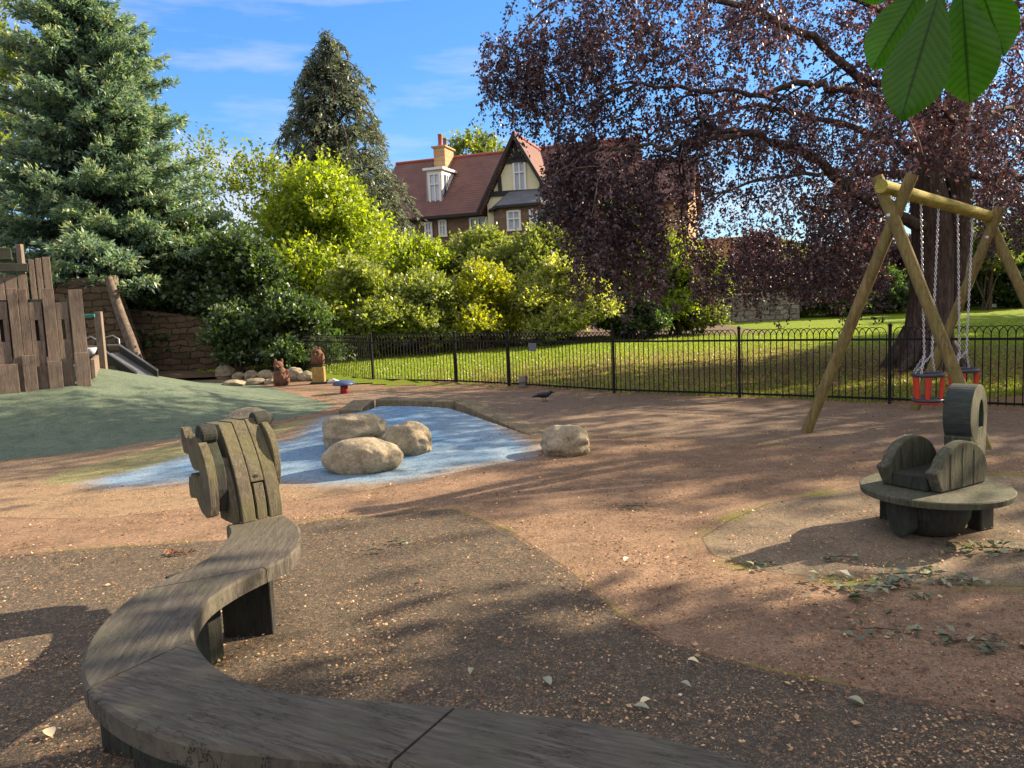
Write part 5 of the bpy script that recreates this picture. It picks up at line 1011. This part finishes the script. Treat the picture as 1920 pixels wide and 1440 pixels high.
# ------------------------------------------------------------------ carved figures, mushroom, crow
def blob(parts, name, m, parent=None, res=0.012):
    """one continuous surface from ellipsoids by metaball-like remesh"""
    import bmesh; bm = bmesh.new()
    for c, s in parts:
        g = bmesh.ops.create_icosphere(bm, subdivisions=3, radius=1)
        for v in g['verts']: v.co = Vector((v.co.x*s[0]+c[0], v.co.y*s[1]+c[1], v.co.z*s[2]+c[2]))
    me = bpy.data.meshes.new(name); bm.to_mesh(me); bm.free(); me.materials.append(m); o = link(name, me, parent)
    r = o.modifiers.new('remesh', 'REMESH'); r.mode = 'VOXEL'; r.voxel_size = res; r.use_smooth_shade = True; s = o.modifiers.new('smooth', 'SMOOTH'); s.iterations = 3
    return o
def figures():
    c = atg(527, 723); s = c.y/FPX; root = empty('carved_cat', c, 'dark carved wooden cat with pricked ears sitting left of the owl', 'carving')
    x, y, z = c
    blob([((x, y, z+.13), (.17, .15, .16)), ((x, y, z+.27), (.15, .13, .18)), ((x-.02, y-.03, z+.47), (.115, .11, .105)), ((x-.10, y-.06, z+.12), (.05, .07, .17)), ((x+.06, y-.12, z+.12), (.05, .06, .16)), ((x+.13, y, z+.12), (.08, .1, .13)), ((x-.03, y-.13, z+.45), (.05, .05, .04)),
          ((x-.09, y, z+.57), (.035, .03, .06)), ((x+.06, y, z+.57), (.035, .03, .06)), ((x+.15, y+.02, z+.28), (.05, .05, .1))], 'body', M['carved'], root)
    for dx in (-.07, .03): blob([((x+dx, y-.125, z+.49), (.016, .012, .016))], 'eye', M['timber_black'], root, 0.005)
    MB().lathe([(0.10, 0), (0.112, 0.015), (0.112, 0.035), (0.10, 0.05)], (x-.02, y-.02, z+.355), 20).build('collar', M['timber_black'], root)
    c = atg(597, 720); x, y, z = c; root = empty('carved_owl', c, 'carved wooden owl on a pale yellowish block plinth', 'carving')
    MB().box((x, y+.1, z+.20), (.28, .26, .38), 0.1).build('plinth', M['plinth'], root, bevel=0.015); MB().box((x, y+.1, z+.02), (.38, .36, .05), 0.1).build('plinth_base', M['dark_wood'], root, bevel=0.01)
    MB().box((x, y+.1, z+.415), (.22, .22, .05), 0.1).build('plinth_neck', M['dark_wood'], root, bevel=0.01)
    blob([((x, y+.1, z+.58), (.135, .12, .17)), ((x-.01, y+.08, z+.73), (.115, .11, .10)), ((x-.08, y+.06, z+.82), (.03, .03, .04)), ((x+.06, y+.06, z+.82), (.03, .03, .04)), ((x-.11, y+.1, z+.58), (.05, .08, .15)), ((x+.11, y+.1, z+.58), (.05, .08, .15))], 'body', M['carved'], root)
    for dx in (-.055, .035): MB().lathe([(0.035, 0), (0.03, .012)], (0, 0, 0), 14)
    for dx in (-.055, .035): blob([((x+dx, y-.025, z+.745), (.028, .014, .028))], 'eye', M['timber_black'], root, 0.006)
    blob([((x-.01, y-.035, z+.70), (.013, .018, .03))], 'beak', M['plinth'], root, 0.006)
    c = atg(646, 738); x, y, z = c; root = empty('mushroom_stool', c, 'small mushroom stool with blue cap and red stem', 'stool')
    MB().lathe([(0.085, -0.02), (0.078, 0.10), (0.072, 0.19)], (x, y, z), 20).build('stem', M['redpaint'], root); MB().lathe([(0.17, 0.185), (0.225, 0.175), (0.22, 0.205), (0.17, 0.245), (0.09, 0.268), (0.02, 0.275)], (x, y, z), 28).build('cap', M['bluepaint'], root)
    c = atg(626, 719); blob([((c.x-.05, c.y, c.z+.05), (.10, .07, .05)), ((c.x+.06, c.y+.02, c.z+.04), (.08, .07, .04)), ((c.x, c.y-.02, c.z+.08), (.06, .05, .035))], 'crumpled_bag', M['paper'], None, 0.015); tag(bpy.data.objects['crumpled_bag'], 'crumpled pale plastic bag between the owl plinth and the mushroom', 'bag')
    # crow
    c = atg(1020, 754); x, y, z = c; root = empty('crow', c, 'black crow walking on the play surface before the gate', 'crow')
    blob([((x, y, z+.115), (.105, .05, .048)), ((x-.10, y, z+.105), (.075, .028, .022)), ((x-.16, y, z+.095), (.05, .022, .012)), ((x+.075, y, z+.135), (.045, .034, .034)), ((x+.115, y, z+.155), (.033, .027, .028)), ((x-.03, y-.035, z+.12), (.09, .016, .032)), ((x-.03, y+.035, z+.12), (.09, .016, .032))], 'body', M['crow'], root, 0.006)
    MB().tube([(x+.14, y, z+.155), (x+.165, y, z+.15), (x+.185, y, z+.143)], [.011, .008, .001], 8).build('beak', M['crow'], root)
    for dx, dy in ((-.01, -.02), (.035, .02)):
        MB().tube([(x+dx, y+dy, z+.085), (x+dx-.01, y+dy, z+.045), (x+dx+.005, y+dy, z+.004)], .004, 6).tube([(x+dx-.02, y+dy, z+.006), (x+dx+.035, y+dy, z+.006)], .003, 5).build('leg', M['crow'], root)
figures()
# white notice with slim tree on the far lawn
p = W(1861, 573, 36); root = empty('notice_board', (p.x, p.y, float(lawnz(p.x, p.y))), 'small white notice board at the far edge of the lawn', 'notice'); MB().box(p, (0.38, 0.03, 0.16)).build('board', M['white'], root, bevel=0.005); MB().tube([(p.x, p.y+.05, float(lawnz(p.x, p.y))-.05), (p.x, p.y+.05, p.z)], 0.025, 8).build('post', M['iron'], root)
shrub('young_tree', 'slim young tree with thin trunk left of the white notice', 'tree', 1847, 35, 55, 430, M['mid_leaf'], 8000, 0.16, nl=16, base=0.5)
p = W(1847, 590, 35); 

# ------------------------------------------------------------------ chestnut leaf hanging into the picture
def chestnut_leaf():
    t = NT('chestnut_leaf'); ribs = t.attr('rib'); col = t.mix(ribs, (0.06, 0.15, 0.014), (0.014, 0.045, 0.006)); n = t.noise(t.coord((1, 1, 1)), 60, 4, 0.6); col = t.mix(0.3, col, t.ramp(n, [(0.3, (0.3, 0.3, 0.3)), (0.7, (0.7, 0.7, 0.7))]), 'OVERLAY')
    d = t.n('BsdfPrincipled'); t.l(col, d.inputs['Base Color']); d.inputs['Roughness'].default_value = 0.5; tr = t.n('BsdfTranslucent'); t.l(t.mix(1.0, col, (1.6, 2.1, 0.45), 'MULTIPLY'), tr.inputs[0]); m = t.n('MixShader'); m.inputs[0].default_value = 0.6; t.l(d.outputs[0], m.inputs[1]); t.l(tr.outputs[0], m.inputs[2]); t.l(m.outputs[0], t.out.inputs[0])
    Yc = 0.92; hub = W(1775, -45, Yc); root = empty('chestnut_spray', hub, 'large green chestnut leaf hanging into the top right corner', 'leaf spray')
    def leaflet(bx, by, tx, ty, wpx, yb, yt, roll):
        a = W(bx, by, yb); b = W(tx, ty, yt); ax = b-a; L = ax.length; ax.normalize(); view = Vector((a.x, a.y, 0)).normalized(); nrm = (-view+Vector((roll, 0, 0.15))).normalized(); side = ax.cross(nrm).normalized(); nrm = side.cross(ax); w = wpx*Yc/FPX/2
        NL, NW = 150, 12; V = []; rib = []
        for i in range(NL+1):
            u = i/NL; prof = (math.sin(math.pi*min(1, u)**1.75)**0.8) if u < 1 else 0; prof = max(prof, 0.02*(1-u)); 
            for j in range(-NW, NW+1):
                s = j/NW; uu = u-0.17*abs(s)*prof; nv = 17; ph = uu*nv; tri = abs((ph % 1)-0.5)*2; ser = 1+0.035*((u*46) % 1)*(abs(s) > .95)
                bulge = -0.03*L*(1-math.cos(s*1.3))+0.0035*tri*abs(s)*(1-abs(s)*.4)+0.0
                curl = -0.10*L*u*u
                wv = 0.004*math.sin(u*9+s*4+roll*20)*abs(s); V.append(a+ax*L*u+nrm*wv+side*w*prof*s*ser+nrm*(bulge+curl*0.3)+nrm*(-0.012*abs(s))); r1 = max(0, 1-abs(s)*14) ; r2 = max(0, 1-tri*3.2)*0.8; rib.append(max(r1, r2*0.8))
        k = 2*NW+1; Fq = np.array([(i*k+j, i*k+j+1, (i+1)*k+j+1, (i+1)*k+j) for i in range(NL) for j in range(2*NW)])
        np_mesh('leaflet', np.array([tuple(v) for v in V]), Fq, t.m, root, {'rib': np.array(rib)}, True)
    leaflet(1778, -70, 1692, 212, 108, 0.93, 0.90, 0.1)
    leaflet(1800, -70, 1818, 196, 108, 0.93, 0.96, -0.1)
    leaflet(1760, -75, 1638, 122, 92, 0.97, 0.99, 0.3)
    leaflet(1815, -90, 1884, 108, 84, 0.97, 0.99, -0.3)
    leaflet(1740, -90, 1610, -10, 70, 0.98, 1.02, 0.3)
    MB().tube([hub+Vector((0, 0, -0.0)), hub+Vector((0.03, 0.02, 0.08)), hub+Vector((0.12, 0.05, 0.17)), hub+Vector((0.35, 0.1, 0.24))], [0.0022, 0.0025, 0.003, 0.006], 8).build('stalk', M['bark2'], root)
chestnut_leaf()
